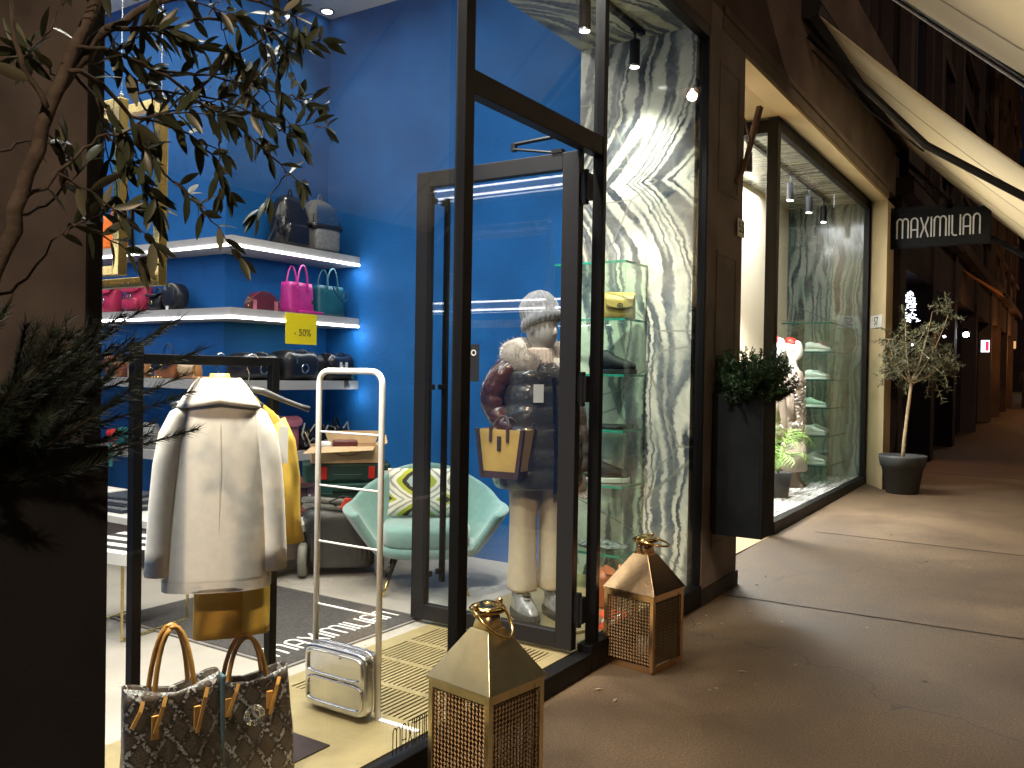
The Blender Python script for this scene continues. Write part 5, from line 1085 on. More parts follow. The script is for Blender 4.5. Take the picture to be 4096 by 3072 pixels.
SUED = mat('mustard_suede', (.52, .32, .07), .9, var=.10, scale=9, bump=.2, sheen=.3); DBR = leather('dark_brown', (.06, .028, .022))
rings = [sring(0, 0, z, w, d, 8, 32) for z, w, d in ((0, .125, .075), (.02, .128, .078), (.25, .165, .080), (.27, .167, .078))]; rings.append([(x*.95, y*.8, z) for x, y, z in rings[-1]]); rings.append([(x*.8, y*.7, .10) for x, y, z in rings[0]])
build('body', M().loft(rings), SUED, tb, smooth=False)
mb = M()
for sx in (-1, 1):
    for sy in (-1, 1): mb.hexa([(sx*.108, sy*.060, 0), (sx*.134, sy*.060, 0), (sx*.134, sy*.084, 0), (sx*.108, sy*.084, 0)] if sx*sy > 0 else [(sx*.134, sy*.060, 0), (sx*.108, sy*.060, 0), (sx*.108, sy*.084, 0), (sx*.134, sy*.084, 0)], [(sx*.148, sy*.062, .275), (sx*.173, sy*.062, .275), (sx*.173, sy*.086, .275), (sx*.148, sy*.086, .275)] if sx*sy > 0 else [(sx*.173, sy*.062, .275), (sx*.148, sy*.062, .275), (sx*.148, sy*.086, .275), (sx*.173, sy*.086, .275)])
mb.box(-.132, .132, -.083, .083, -.006, .034); mb.box(-.07, -.05, -.088, -.080, .20, .29); mb.box(.05, .07, -.088, -.080, .20, .29)
build('leather_edging', mb, DBR, tb)
for sy in (-1, 1): build('handle', M().tube(harc(-.06, .06, sy*.080, .26, .085 if sy < 0 else .075, 12, lean=-sy*.05), .006, 7), DBR, tb, smooth=True)
part('label_patch', DBR, tb, (.0-.014, .014, -.089, -.0805, .15, .235), bevel=.004); part('emblem', GOLD, tb, (-.004, .004, -.0915, -.0895, .17, .215))

# ------------------------------------------------------------------ glass display tower by the onyx wall
GX0, GX1, GY0, GY1 = 4.99, 5.325, 2.385, 2.905
gt_ = T('display_tower', 'clear glass shelf tower with green edges standing against the onyx wall', 'display case', (GX0, GY0, ZF+.004))
def gp(*b): part('glass_panel', GSHELF, gt_, *b)
gp((0, .006, 0, GY1-GY0, .0, 2.13)); gp((.0065, GX1-GX0, 0, .006, .0, 2.13))
SH = [.14+.10, .685, 1.045, 1.405, 1.765, 2.135]
for z in SH:
    part('glass_shelf', GSHELF, gt_, (.008, GX1-GX0, .008, GY1-GY0, z-.010, z))
    part('shelf_edge', GEDGE, gt_, (-.004, .0065, -.004, GY1-GY0, z-.016, z-.001), (.007, GX1-GX0, -.004, .0055, z-.016, z-.001))
zb = ZF+.004
t = T('satchel', 'mustard yellow flap satchel on the upper glass shelf', 'bag', (5.15, 2.50, zb+1.766), rz=R(-62)); satchel(t, .21, .11, .17, MUST, clasp=SILV, flap=.62, rnd_=5); part('side_pocket', MUST, t, (-.145, -.108, -.035, .035, 0, .14), bevel=.012); strap(t, [(-.12, 0, .16), (-.17, .0, .14), (-.185, .0, .06), (-.17, -.03, .004)], .014, MUST)
def shoe(label, loc, rz, um, sm, s_=1.0, h=.10, group=None, laces=None):
    t = T('shoe', label, 'shoe', loc, rz, group=group); L_ = .27*s_
    sec = ((.0, .030, .055, .85), (.03, .038, .068, 1.0), (.08, .040, .07, 1.05), (.13, .040, .062, .80), (.18, .042, .052, .62), (.23, .040, .045, .48), (.262, .025, .035, .36), (.27, .008, .02, .30))
    rings = [[((y-.135)*s_, w*1.15*math.cos(a)*s_, (.022+max(0, (h*q)*(.5+.5*math.sin(a)))**1.0)*s_) for a in [2*PI*k/16 for k in range(16)]] for y, w, _, q in sec]
    build('upper', M().loft(rings), um, t, smooth=True)
    build('sole', M().loft([[((y-.135)*s_, 1.22*w*math.cos(a)*s_, z) for a in [0]] for y, w, _, q in () for z in ()] or [[((p[0]*.142+.0)*s_, p[1]*.047*s_, z*s_) for p in sring(0, 0, 0, 1, 1, 2.6, 28)] for z in (0, .006, .026, .030)]), sm, t, smooth=True)
    if laces: build('laces', M().tube([((.0+.010*k)*s_, (.02 if k % 2 else -.02)*s_, (.085-.004*k)*s_) for k in range(8)], .003*s_, 4), laces, t)
    return t
WS = mat('white_sole', (.75, .74, .70), .5, var=.03); KS = mat('shoe_black', (.018, .018, .02), .6, var=.2, scale=60, bump=.3)
shoe('black lace trainer standing on the second glass shelf', (5.10, 2.50, zb+1.406), R(-70), KS, RUB, h=.13, laces=GREYL); shoe('second black lace trainer tucked behind its partner', (5.20, 2.60, zb+1.406), R(-30), KS, RUB, h=.13, laces=GREYL)
t = T('folded_sweater', 'flat black folded garment on the middle glass shelf', 'garment', (5.14, 2.62, zb+1.046)); part('body', KS, t, (-.12, .13, -.18, .18, 0, .022), bevel=.008)
shoe('black running shoe with thick white sole on the lower glass shelf', (5.13, 2.57, zb+.686), R(-55), KS, WS, 1.15, h=.12)
t = T('folded_scarf', 'black and white folded scarf on the lowest glass shelf', 'scarf', (5.15, 2.60, zb+.241)); crumpled(t, .26, .36, .05, mat('scarf_print', (.40, .40, .40), .7, col2=(.02, .02, .02), scale=26, bump=.2), 21)
t = T('handbag', 'tan handbag with a looped handle on the window floor behind the copper lantern', 'bag', (4.72, 2.36, ZF+.006), rz=.5); satchel(t, .24, .14, .20, COG, clasp=GOLD); build('loop', M().tube([(-.02+.05*math.cos(a), -.09, .17+.07*math.sin(a)) for a in [2*PI*k/14 for k in range(14)]], .009, 7, closed=True), TAN, t, smooth=True)
t = T('leaflet', 'orange-red printed leaflet lying on the window floor', 'leaflet', (4.42, 2.17, ZF+.005), rz=.2); part('sheet', mat('leaflet_orange', (.75, .10, .03), .5, var=.1), t, (-.19, .19, -.07, .09, 0, .008)); part('print', TAGW, t, (-.12, -.02, -.04, -.015, .0085, .0095), (.0, .12, -.04, -.02, .0085, .0095), (-.10, .08, .02, .035, .0085, .0095))

# ------------------------------------------------------------------ lanterns on the pavement
def pierced():
    m, nt, b = base('pierced_brass'); L = nt.links.new; b.inputs['Base Color'].default_value = (.13, .092, .052, 1); b.inputs['Metallic'].default_value = 1; b.inputs['Roughness'].default_value = .4; return m
PIERC = pierced()
def lantern(label, x, y, rz, m, s_=1.0, tilt=0):
    t = T('lantern', label, 'lantern', (x, y, 0), rz, group='square metal lanterns on the pavement'); w = .150*s_; H = .388*s_; fwid = .022*s_
    for sx in (-1, 1):
        for sy in (-1, 1): part('corner_post', m, t, (*sorted((sx*w, sx*(w-fwid))), *sorted((sy*w, sy*(w-fwid))), .012, H), bevel=.002)
    for z0, z1 in ((.010, .034), (H-.026, H)):
        for sy in (-1, 1): part('rail', m, t, (-w+fwid, w-fwid, *sorted((sy*w*.998, sy*(w-.010))), z0, z1)); part('rail', m, t, (*sorted((sy*w*.998, sy*(w-.010))), -w+fwid, w-fwid, z0, z1))
    part('base', m, t, (-w+.006, w-.006, -w+.006, w-.006, .0, .0115))
    # woven metal panels: wavy wires both ways
    for ax, sg_ in ((0, -1), (0, 1), (1, -1), (1, 1)):
        mb = M(); span = w-fwid; z0, z1 = .036, H-.028; nv = 15; nh = 19; off = w-.012
        def pt(u, z, o): return (u, sg_*(off+o), z) if ax == 0 else (sg_*(off+o), u, z)
        for i in range(nh):
            z = z0+(z1-z0)*(i+.5)/nh; pl_ = [(-span+2*span*k/30) for k in range(31)]
            for k in range(30):
                a, b_ = pl_[k], pl_[k+1]; ha = .0045*math.sin(k*PI/1.0+PI/2); hb_ = .0045*math.sin((k+1)*PI+PI/2)
                p = [Vector(pt(a, z+ha-.0028, .002)), Vector(pt(b_, z+hb_-.0028, .002)), Vector(pt(b_, z+hb_+.0028, -.002)), Vector(pt(a, z+ha+.0028, -.002))]; mb.add(p, [(0, 1, 2, 3)])
        for i in range(nv):
            u = -span+2*span*(i+.5)/nv; wv = .0022
            p = [Vector(pt(u-wv, z0, -.003)), Vector(pt(u+wv, z0, -.003)), Vector(pt(u+wv, z1, -.003)), Vector(pt(u-wv, z1, -.003))]; mb.add(p, [(0, 1, 2, 3)])
        build('mesh_panel', mb, PIERC, t, solid=.0012, kind='stuff')
    # door gap
    part('door_edge', BLK, t, (w*.62, w*.635, -w-.001, -w+.001, .02, H-.01))
    # roof with slight eave
    e = w*1.045; tp = w*.30; z0 = H+.002; z1 = H+.185*s_
    mb = M().add([(-e, -e, z0), (e, -e, z0), (e, e, z0), (-e, e, z0), (-e, -e, z0+.008), (e, -e, z0+.008), (e, e, z0+.008), (-e, e, z0+.008), (-tp, -tp, z1), (tp, -tp, z1), (tp, tp, z1), (-tp, tp, z1)],
        [(0, 3, 2, 1), (0, 1, 5, 4), (1, 2, 6, 5), (2, 3, 7, 6), (3, 0, 4, 7), (4, 5, 9, 8), (5, 6, 10, 9), (6, 7, 11, 10), (7, 4, 8, 11), (8, 9, 10, 11)])
    build('roof', mb, m, t, bevel=.0015)
    c_ = w*.36; build('chimney', M().loft([sring(0, 0, z, r_, r_, n_, 28) for z, r_, n_ in ((z1-.006, tp*.98, 6), (z1+.03*s_, tp*.92, 3), (z1+.060*s_, tp*1.0, 2))]), m, t, smooth=True)
    zc = z1+.062*s_
    build('cap', M().lathe([(.001, -.002), (tp*1.45, .0), (tp*1.55, .008), (tp*1.35, .018), (tp*.9, .026), (tp*.82, .022), (tp*.5, .034), (.001, .038)], 36, (0, 0, zc)), GOLD, t, smooth=True)
    for sx in (-1, 1): build('ring_lug', M().loft([sring(sx*tp*1.45, 0, zc-.010+q, .008, .008, 2, 12) for q in (0, .03)]).lathe([(.001, 0), (.011, .006), (.011, .016), (.001, .022)], 14, (sx*tp*1.45, 0, zc+.014)), GOLD, t, smooth=True)
    rr_ = tp*1.62; tl = tilt
    build('ring', M().tube([(rr_*math.cos(a)*1.0, -(rr_*1.9*math.sin(a))*math.cos(tl), zc+.012+(-rr_*1.9*math.sin(a))*math.sin(tl)) for a in [PI*k/18 for k in range(19)]], .0062, 9), GOLD, t, smooth=True)
    build('candle', M().lathe([(.001, .013), (.036, .013), (.036, .13), (.001, .128)], 20), mat('candle_wax', (.55, .48, .36), .5), t, smooth=True)
    return t
CHAMP = mat('champagne_brass', (.74, .63, .36), .32, 1.0, var=.10, scale=10); COPP = mat('copper_gold', (.80, .52, .28), .22, 1.0, var=.10, scale=10)
lantern('nearest brass lantern cut by the bottom of the picture, pale brass roof and hanging ring', 2.588, 1.765, R(-8), CHAMP, tilt=R(42))
lantern('copper-toned lantern further back in front of the glass door post', 4.165, 1.850, R(-8), COPP, tilt=R(8))

# ------------------------------------------------------------------ planters and plants
PLM = mat('planter_anthracite', (.009, .010, .011), .85, var=.25, scale=6, bump=.15, bscale=90)
SOIL = mat('soil', (.05, .035, .025), .95, var=.4, scale=30, bump=.8)
def planter_box(label, x, y, z, w, d, h, fixed=False):
    t = T('planter', label, 'planter', (x, y, z)); th = .02
    part('box', PLM, t, (0, w, 0, th, 0, h), (0, w, d-th, d, 0, h), (0, th, th, d-th, 0, h), (w-th, w, th, d-th, 0, h), (th, w-th, th, d-th, 0, .02), bevel=.003)
    part('soil', SOIL, t, (th, w-th, th, d-th, h-.10, h-.035)); 
    if fixed: part('assumed_bracket', BLK, t, (.05, .10, d, d+.012, .1, h-.1), (w-.10, w-.05, d, d+.012, .1, h-.1))  # fixed adds assumed support brackets, no mount known
    return t
planter_box('tall dark square planter at the left holding the pine and the olive', .28, 1.60, 0, .72, .38, 1.345)
planter_box('dark planter box raised against the brown pilaster on assumed brackets, filled with a bushy conifer', 5.53, 1.645, .455, .27, .335, .935, True)  # box set above ground to match its image position, mount is assumed

OLB = mat('olive_bark', (.085, .068, .055), .9, var=.25, scale=30, bump=.5); OLL = mat('olive_leaf', (.055, .075, .045), .36, var=.3, scale=12); OLL2 = mat('olive_leaf_pale', (.17, .18, .12), .6, var=.2, scale=12)
def leafmesh(name, L_, w, m, bend=.12, curl=.25):
    mb = M(); n = 7; L3 = [[], [], []]
    for i in range(n+1):
        f = i/n; ww = w*(math.sin(PI*(f**.85))**.8)*.5 if 0 < f < 1 else .0004; x = f*L_; z = -bend*L_*f*f
        for k, q in enumerate((-1, 0, 1)): mb.v.append((x, q*ww, z+abs(q)*ww*curl))
    for i in range(n):
        for k in range(2): a = i*3+k; mb.f.append((a, a+3, a+4, a+1)); mb.mi.append(0)
    me = bpy.data.meshes.new(name); me.from_pydata(mb.v, [], mb.f); me.materials.append(m); me.shade_smooth(); return me
ot = T('olive_tree', 'leafy olive tree leaning in from the top left, branches over the shop glass', 'olive tree', (.62, 1.72, 1.25)); O0 = Vector((.62, 1.72, 1.25))
BR = [
 [(0.62,1.72,1.25),(0.66,1.55,1.40),(0.675,1.450,1.521),(0.700,1.462,1.611),(0.741,1.474,1.721),(0.777,1.486,1.825),(0.817,1.498,1.951),(0.873,1.510,2.076),(0.918,1.522,2.178),(0.952,1.534,2.263),(1.0,1.54,2.4)],
 [(0.818,1.500,1.952),(0.862,1.512,2.031),(0.938,1.524,2.134),(1.042,1.536,2.218),(1.158,1.548,2.312),(1.3,1.55,2.42)],
 [(0.867,1.500,2.072),(0.950,1.512,2.093),(1.036,1.524,2.086),(1.141,1.536,2.063),(1.245,1.548,2.044),(1.346,1.560,2.008),(1.427,1.572,1.973),(1.483,1.584,1.958)],
 [(0.924,1.500,2.124),(1.037,1.512,2.166),(1.164,1.524,2.231),(1.308,1.536,2.275),(1.429,1.548,2.276)],
 [(0.809,1.420,1.999),(0.874,1.432,1.997),(0.936,1.444,1.958),(0.972,1.456,1.918),(1.000,1.468,1.899),(1.049,1.480,1.867),(1.100,1.492,1.850)],
 [(1.053,1.550,2.096),(1.160,1.562,2.121),(1.290,1.574,2.142),(1.408,1.586,2.156),(1.508,1.598,2.158)],
 [(1.151,1.550,2.068),(1.218,1.562,2.149),(1.315,1.574,2.233),(1.406,1.586,2.308),(1.474,1.598,2.379)],
 [(0.744,1.480,1.761),(0.811,1.492,1.813),(0.884,1.504,1.895),(0.936,1.516,1.934),(1.000,1.528,1.951)],
 [(0.762,1.500,1.750),(0.823,1.512,1.785),(0.871,1.524,1.836),(0.912,1.536,1.880)],
 [(0.738,1.500,1.854),(0.790,1.512,1.890),(0.836,1.524,1.895)],
 [(1.018,1.500,2.201),(1.154,1.512,2.273),(1.297,1.524,2.319),(1.417,1.536,2.323),(1.443,1.548,2.291)],
 [(1.247,1.550,2.044),(1.281,1.562,2.116),(1.342,1.574,2.178),(1.407,1.586,2.243)],
 [(0.939,1.450,1.960),(1.025,1.462,1.966),(1.107,1.474,1.961),(1.173,1.486,1.949)],
 [(0.787,1.450,1.936),(0.755,1.462,1.990),(0.745,1.474,2.058),(0.744,1.486,2.120),(.75,1.49,2.25)],
 [(0.737,1.500,2.006),(0.788,1.512,2.033),(0.834,1.524,2.098),(0.874,1.536,2.181)],
 [(0.740,1.500,1.615),(0.792,1.512,1.652),(0.838,1.524,1.723),(0.896,1.536,1.774)],
 [(0.866,1.520,2.034),(0.945,1.532,1.991),(0.991,1.544,1.960),(1.090,1.556,2.024),(1.177,1.568,2.059)],
 [(0.936,1.520,2.133),(0.972,1.532,2.086),(1.020,1.544,2.040),(1.111,1.556,2.068),(1.236,1.568,2.085),(1.349,1.580,2.085),(1.444,1.592,2.068)],
]
RADS = [(.017, .010), (.012, .005), (.0045, .0015), (.005, .002), (.0045, .0015), (.0035, .0012), (.0035, .0012), (.004, .0015), (.003, .0012), (.003, .0012), (.004, .0015), (.0028, .001), (.003, .001), (.005, .003), (.003, .001), (.003, .001), (.004, .0015), (.004, .0014)]
rnd = random.Random(11)
LM = [leafmesh('leaf', .068, .019, OLL), leafmesh('leaf', .056, .016, OLL), leafmesh('leaf', .062, .018, OLL2, bend=.05), leafmesh('leaf', .048, .015, OLL, bend=.25)]
leaves = []
def twigs(pl, r0, r1, depth=0):
    pts = [Vector(p) for p in pl]; n = len(pts)
    fine = []
    for i in range(n-1):
        for k in range(3): fine.append(pts[i].lerp(pts[i+1], k/3)+Vector((rnd.gauss(0, .0025), rnd.gauss(0, .0025), rnd.gauss(0, .0025))))
    fine.append(pts[-1]); m = len(fine)
    build('branch', M().tube([p-O0 for p in fine], [r0+(r1-r0)*i/(m-1) for i in range(m)], 6), OLB, ot, smooth=True)
    return fine
allf = []
for i, (pl, (a, b_)) in enumerate(zip(BR, RADS)):
    f = twigs(pl, a, b_)
    allf.append((f, i))
# side twigs, then leaves in pairs
tw = []
for f, i in allf:
    if i in (0, ): continue
    for _ in range(4 if i in (1, 2, 3, 5, 6, 10, 16, 17) else 2):
        k = rnd.randrange(1, len(f)-1); d = (f[min(k+2, len(f)-1)]-f[k]).normalized()
        d = (d+Vector((rnd.gauss(0, .6), rnd.gauss(0, .35), rnd.gauss(-.15, .6)))).normalized(); L_ = rnd.uniform(.09, .19)
        q = [f[k]+d*L_*s_ + Vector((0, 0, -.05*L_*s_*s_*4)) for s_ in (0, .33, .66, 1)]
        if q[-1].x < .92 and rnd.random() < .6: continue
        tw.append(twigs([tuple(p) for p in q], .0022, .0009))
srcs = [(f, .85) for f, i in allf if i not in (0, 1, 7, 8, 9, 13, 14, 15)] + [(f, .22) for f, i in allf if i in (7, 8, 9, 13, 14, 15, 1)] + [(f, .95) for f in tw]
for f, dens in srcs:
    m = len(f)
    for k in range(2, m):
        for sgn in (-1, 1):
            if rnd.random() > dens*.56: continue
            p = f[k]; d = (f[k]-f[k-1]).normalized(); sd = Vector((rnd.gauss(0, .4), rnd.gauss(0, .8), rnd.gauss(0, .4)))
            side = (d.cross(Vector((.5, -.84, 0)))*sgn + sd*.5).normalized(); out = (d*.75+side*.8+Vector((0, 0, -.18))).normalized()
            leaves.append((p, out))
    for sgn in (-1, 0, 1): leaves.append((f[-1], ((f[-1]-f[-2]).normalized()+Vector((rnd.gauss(0, .35), rnd.gauss(0, .3), rnd.gauss(-.1, .4)))).normalized()))
rnd.shuffle(leaves)
for n_, (p, out) in enumerate(leaves[:298]):
    o = bpy.data.objects.new('leaf', LM[rnd.choice((0, 0, 1, 1, 2, 2, 3))]); COL.objects.link(o); o.parent = ot
    q = out.to_track_quat('X', 'Z'); e = q.to_matrix().to_4x4() @ Matrix.Rotation(rnd.gauss(0, .9), 4, 'X') @ Matrix.Scale(rnd.uniform(.75, 1.2), 4)
    e.translation = p-O0; o.matrix_local = e
mb = M()
for p, out in leaves[298:]:
    src = LM[1]; q = out.to_track_quat('X', 'Z').to_matrix().to_4x4() @ Matrix.Rotation(rnd.gauss(0, .9), 4, 'X'); q.translation = p-O0
    mb.add([q @ v.co for v in src.vertices], [tuple(pp.vertices) for pp in src.polygons])
if mb.v: build('foliage', mb, OLL, ot, smooth=True, kind='stuff')

# pine in the same planter
PINE = mat('pine_needles', (.018, .034, .020), .6, var=.3, scale=10); PINB = mat('pine_bark', (.07, .045, .03), .9)
pn = T('dwarf_pine', 'dark bushy pine spilling over the rim of the tall planter', 'pine shrub', (.64, 1.72, 1.28)); P0 = Vector((.64, 1.72, 1.28)); mbn = M(); mbb = M(); rnd = random.Random(5)
for k in range(150):
    if k < 40: tip = Vector((rnd.uniform(.85, 1.13), rnd.uniform(1.45, 1.75), rnd.uniform(1.34, 1.63)))
    else: tip = Vector((rnd.uniform(.45, 1.0), rnd.uniform(1.42, 1.9), rnd.uniform(1.33, 1.60)))
    b0 = P0+Vector((rnd.uniform(-.12, .22), rnd.uniform(-.08, .06), .01)); mid = b0.lerp(tip, .55)+Vector((0, 0, -.02-.03*rnd.random())); pts = []
    for s_ in range(9): f = s_/8; pts.append(b0*(1-f)**2+mid*2*f*(1-f)+tip*f*f)
    mbb.tube([p-P0 for p in pts], [.0035-.0025*i/8 for i in range(9)], 4)
    for i in range(300):
        f = .28+.72*rnd.random()**.8; j = min(int(f*8), 7); p = pts[j].lerp(pts[j+1], f*8-j); d = (pts[j+1]-pts[j]).normalized()
        o_ = Vector((rnd.gauss(0, 1), rnd.gauss(0, 1), rnd.gauss(0, 1))); o_ -= d*o_.dot(d); o_.normalize(); nd_ = (d*.75+o_*.75).normalized(); ln = rnd.uniform(.022, .038); w = nd_.cross(o_).normalized()*.0012
        mbn.add([p-w-P0, p+w-P0, p+nd_*ln-P0], [(0, 1, 2)])
build('needles', mbn, PINE, pn, kind='stuff'); build('branches', mbb, PINB, pn)

# conifer in the second planter
cf = T('conifer_shrub', 'rounded dark green conifer in the planter set against the pilaster', 'shrub', (5.66, 1.80, 1.33)); C0 = Vector((5.66, 1.80, 1.33)); mbn = M(); mbb = M(); rnd = random.Random(9)
CONM = mat('conifer_green', (.040, .085, .026), .6, var=.35, scale=14)
for k in range(230):
    a = rnd.uniform(0, 2*PI); el = rnd.uniform(.0, 1.0)**.8; R_ = rnd.uniform(.14, .30)
    tip = Vector((R_*math.cos(a)*.85, R_*math.sin(a)*1.0-.03, (.03+.40*math.sin(el*PI/2)*(1-.6*(R_/.31)**2)+rnd.uniform(-.02, .02))))
    b0 = Vector((tip.x*.15, tip.y*.15, 0)); pts = [b0.lerp(tip, s_/6)+Vector((0, 0, -.03*math.sin(PI*s_/6))) for s_ in range(7)]
    mbb.tube(pts, [.003-.002*i/6 for i in range(7)], 4)
    for i in range(90):
        f = .45+.55*rnd.random(); j = min(int(f*6), 5); p = pts[j].lerp(pts[j+1], f*6-j); d = (pts[j+1]-pts[j]).normalized()
        o_ = Vector((rnd.gauss(0, 1), rnd.gauss(0, 1), rnd.gauss(.1, 1))).normalized(); q = (d*.6+o_*.7).normalized(); ln = rnd.uniform(.018, .034); w = q.cross(Vector((rnd.gauss(0, 1), rnd.gauss(0, 1), rnd.gauss(0, 1)))).normalized()*.0042
        mbn.add([p-w*.5, p+q*ln*.5-w, p+q*ln, p+q*ln*.5+w], [(0, 1, 2, 3)])
build('foliage', mbn, CONM, cf, kind='stuff'); build('branches', mbb, PINB, cf)

# potted olive on the pavement
PX, PY = 11.75, 1.74; PZ = gz(PX)
t = T('plant_pot', 'big round grey tapered pot with a rim under the small olive tree', 'plant pot', (PX, PY, PZ))
build('pot', M().lathe([(.001, 0), (.175, 0), (.19, .01), (.245, .33), (.262, .335), (.282, .45), (.285, .475), (.268, .475), (.25, .40), (.001, .395)], 40), mat('pot_grey', (.055, .058, .06), .55, var=.12, scale=8), t, smooth=True, bevel=0); build('soil', M().lathe([(.001, .40), (.235, .402)], 24), SOIL, t)
t = T('olive_tree', 'slim potted olive tree with a loose rounded crown beyond the second window', 'olive tree', (PX, PY, PZ+.40)); rnd = random.Random(21)
OLT = mat('olive_trunk', (.42, .32, .20), .85, var=.2, scale=20, bump=.4)
trk = [(0, 0, 0), (.02, -.01, .25), (.03, -.03, .5), (.07, -.05, .75), (.06, -.07, .98)]
build('trunk', M().tube(trk, [.026, .022, .020, .020, .019], 10), OLT, t, smooth=True)
mbb = M(); mbl = M(); tips = []
for k in range(9):
    a = 2*PI*k/9+rnd.uniform(-.3, .3); r_ = rnd.uniform(.22, .46); h = rnd.uniform(.30, 1.05)
    tip = Vector((.06+r_*math.cos(a)*.8, -.12+r_*math.sin(a)*1.15, .98+h)); b0 = Vector(trk[-1]); c_ = b0.lerp(tip, .45)+Vector((math.cos(a)*.10, math.sin(a)*.10, -.10))
    pts = [b0*(1-f)**2+c_*2*f*(1-f)+tip*f*f for f in [i/9 for i in range(10)]]; mbb.tube(pts, [.011-.009*i/9 for i in range(10)], 5); tips.append(pts)
    for _ in range(15):
        j = rnd.randrange(3, 10); p = pts[j]; d = Vector((rnd.gauss(0, .6), rnd.gauss(0, .8), rnd.gauss(.1, .55))).normalized(); l_ = rnd.uniform(.15, .36); q = [p+d*l_*f+Vector((0, 0, -.06*f*f)) for f in (0, .25, .5, .75, 1)]; mbb.tube(q, .0022, 3)
        for i in range(34):
            f = rnd.uniform(.1, 1)*4; jj = min(int(f), 3); pp = q[jj].lerp(q[jj+1], f-jj); o_ = (d*.5+Vector((rnd.gauss(0, 1), rnd.gauss(0, 1), rnd.gauss(0, 1)))*.7).normalized(); ln = rnd.uniform(.045, .075); w = o_.cross(Vector((rnd.gauss(0, 1), rnd.gauss(0, 1), rnd.gauss(0, 1)))).normalized()*.0065
            mbl.add([pp, pp+o_*ln*.5-w, pp+o_*ln, pp+o_*ln*.5+w], [(0, 1, 2, 3)])
build('limbs', mbb, OLT, t); build('leaves', mbl, mat('olive_far_leaf', (.10, .105, .055), .5, var=.35, scale=8), t, kind='stuff')

# ------------------------------------------------------------------ second window: mannequins, palm, shelves
def figure2(label, x, y, rz, coatm, glitter=False):
    zf = .16; t = T('mannequin', label, 'mannequin', (x, y, zf), rz)
    # one continuous body, clothes as children; local front = -Y
    build('body', M().loft([sring(0, dy, z, rx, ry, 2.2, 26) for z, rx, ry, dy in ((.80, .14, .10, 0), (1.0, .15, .10, 0), (1.15, .12, .09, 0), (1.38, .16, .10, 0), (1.46, .10, .07, 0), (1.50, .05, .05, 0), (1.56, .045, .05, 0), (1.59, .055, .075, -.02), (1.63, .070, .095, -.015), (1.70, .078, .103, -.008), (1.76, .076, .10, 0), (1.80, .055, .075, 0), (1.82, .02, .03, 0))]), WHITE, t, smooth=True)
    build('nose', M().loft([sring(0, -.105, 1.655, .012, .012, 2, 10), sring(0, -.102, 1.70, .006, .008, 2, 10)]), WHITE, t, smooth=True)
    for sx in (-1, 1): build('ear', M().loft([sring(sx*.078, .0, z, .008, q, 2, 10) for z, q in ((1.66, .008), (1.69, .018), (1.715, .008))]), WHITE, t, smooth=True)
    build('red_cap', M().loft([sring(0, .012, z, r_, r_*1.2, 2, 28, tilt=(0, .35)) for z, r_ in ((1.765, .080), (1.785, .078), (1.82, .060), (1.84, .030), (1.845, .004))]), mat('red_sequin', (.75, .02, .01), .35, var=.4, scale=120, bump=.6), t, smooth=True)
    bd = build('coat', M().loft([sring(0, 0, z, w, w*.68, 2.4, 30, fn=lambda a, z: 1+.02*math.sin(6*a)) for z, w in ((.60, .22), (.62, .225), (.9, .205), (1.1, .18), (1.35, .20), (1.42, .16), (1.47, .08))]), coatm, t, smooth=True)
    for sx in (-1, 1):
        build('sleeve', M().tube([(sx*.18, 0, 1.38), (sx*.235, 0, 1.22), (sx*.25, -.01, 1.02), (sx*.245, -.05, .84)], [.055, .058, .052, .045], 14), coatm, t, smooth=True)
        h = M().loft([[(sx*.245+p[0], -.06+p[1], .835-q) for p in sring(0, 0, 0, .020*w, .034*w, 2.4, 12)] for q, w in ((0, .8), (.04, 1.1), (.085, 1.0))])
        for k in range(4): h.tube([(sx*.245, -.084+.017*k, .755), (sx*.243, -.084+.017*k, .715), (sx*.236, -.082+.017*k, .685+.004*k)], [.0085, .0075, .006], 6)
        h.tube([(sx*.245, -.088, .80), (sx*.240, -.112, .775), (sx*.236, -.118, .75)], [.010, .009, .007], 6); build('hand', h, WHITE, t, smooth=True)
        build('leg', M().loft([sring(sx*.08, 0, z, r_, r_*1.05, 2, 16) for z, r_ in ((.07, .042), (.12, .04), (.30, .055), (.5, .06), (.75, .08))]), mat('stocking', (.10, .085, .07), .6), t, smooth=True)
        build('boot', M().loft([sring(sx*.08, -.04, z, rx, ry, 2.4, 18) for z, rx, ry in ((0, .045, .12), (.03, .047, .122), (.07, .042, .085), (.12, .045, .06), (.26, .05, .055))]), mat('suede_brown', (.17, .12, .085), .85), t, smooth=True)
    if glitter:
        mb = M(); rn = random.Random(4)
        for _ in range(700):
            a = rn.uniform(0, 2*PI); z = rn.uniform(.42, 1.36); w = .21 + .05*max(0, .6-z); mb.obox((w*math.cos(a), w*.7*math.sin(a), z), (.03, .006, .022), (rn.uniform(-1, 1), rn.uniform(-1, 1), a+PI/2))
        build('petal_trim', mb, mat('silver_petals', (.55, .50, .44), .35, .4, var=.3, scale=30), t, kind='stuff')
        build('skirt', M().loft([sring(0, 0, z, w, w*.75, 2.2, 30, fn=lambda a, z: 1+.04*math.sin(9*a)) for z, w in ((.20, .25), (.4, .23), (.62, .20))]), coatm, t, smooth=True)
    return t
BEI = mat('beige_wool', (.45, .36, .29), .9, var=.08, scale=30)
figure2('white mannequin in a plain beige coat and red cap, half behind the window post', 10.18, 2.90, R(10), BEI)
figure2('white mannequin in a petal-trimmed silver dress and red cap, right of the beige one', 10.86, 2.88, R(6), BEI, True)
t = T('potted_palm', 'bright green feathery palm in a dark pot in the second window', 'palm', (9.80, 2.74, .16)); rnd = random.Random(2)
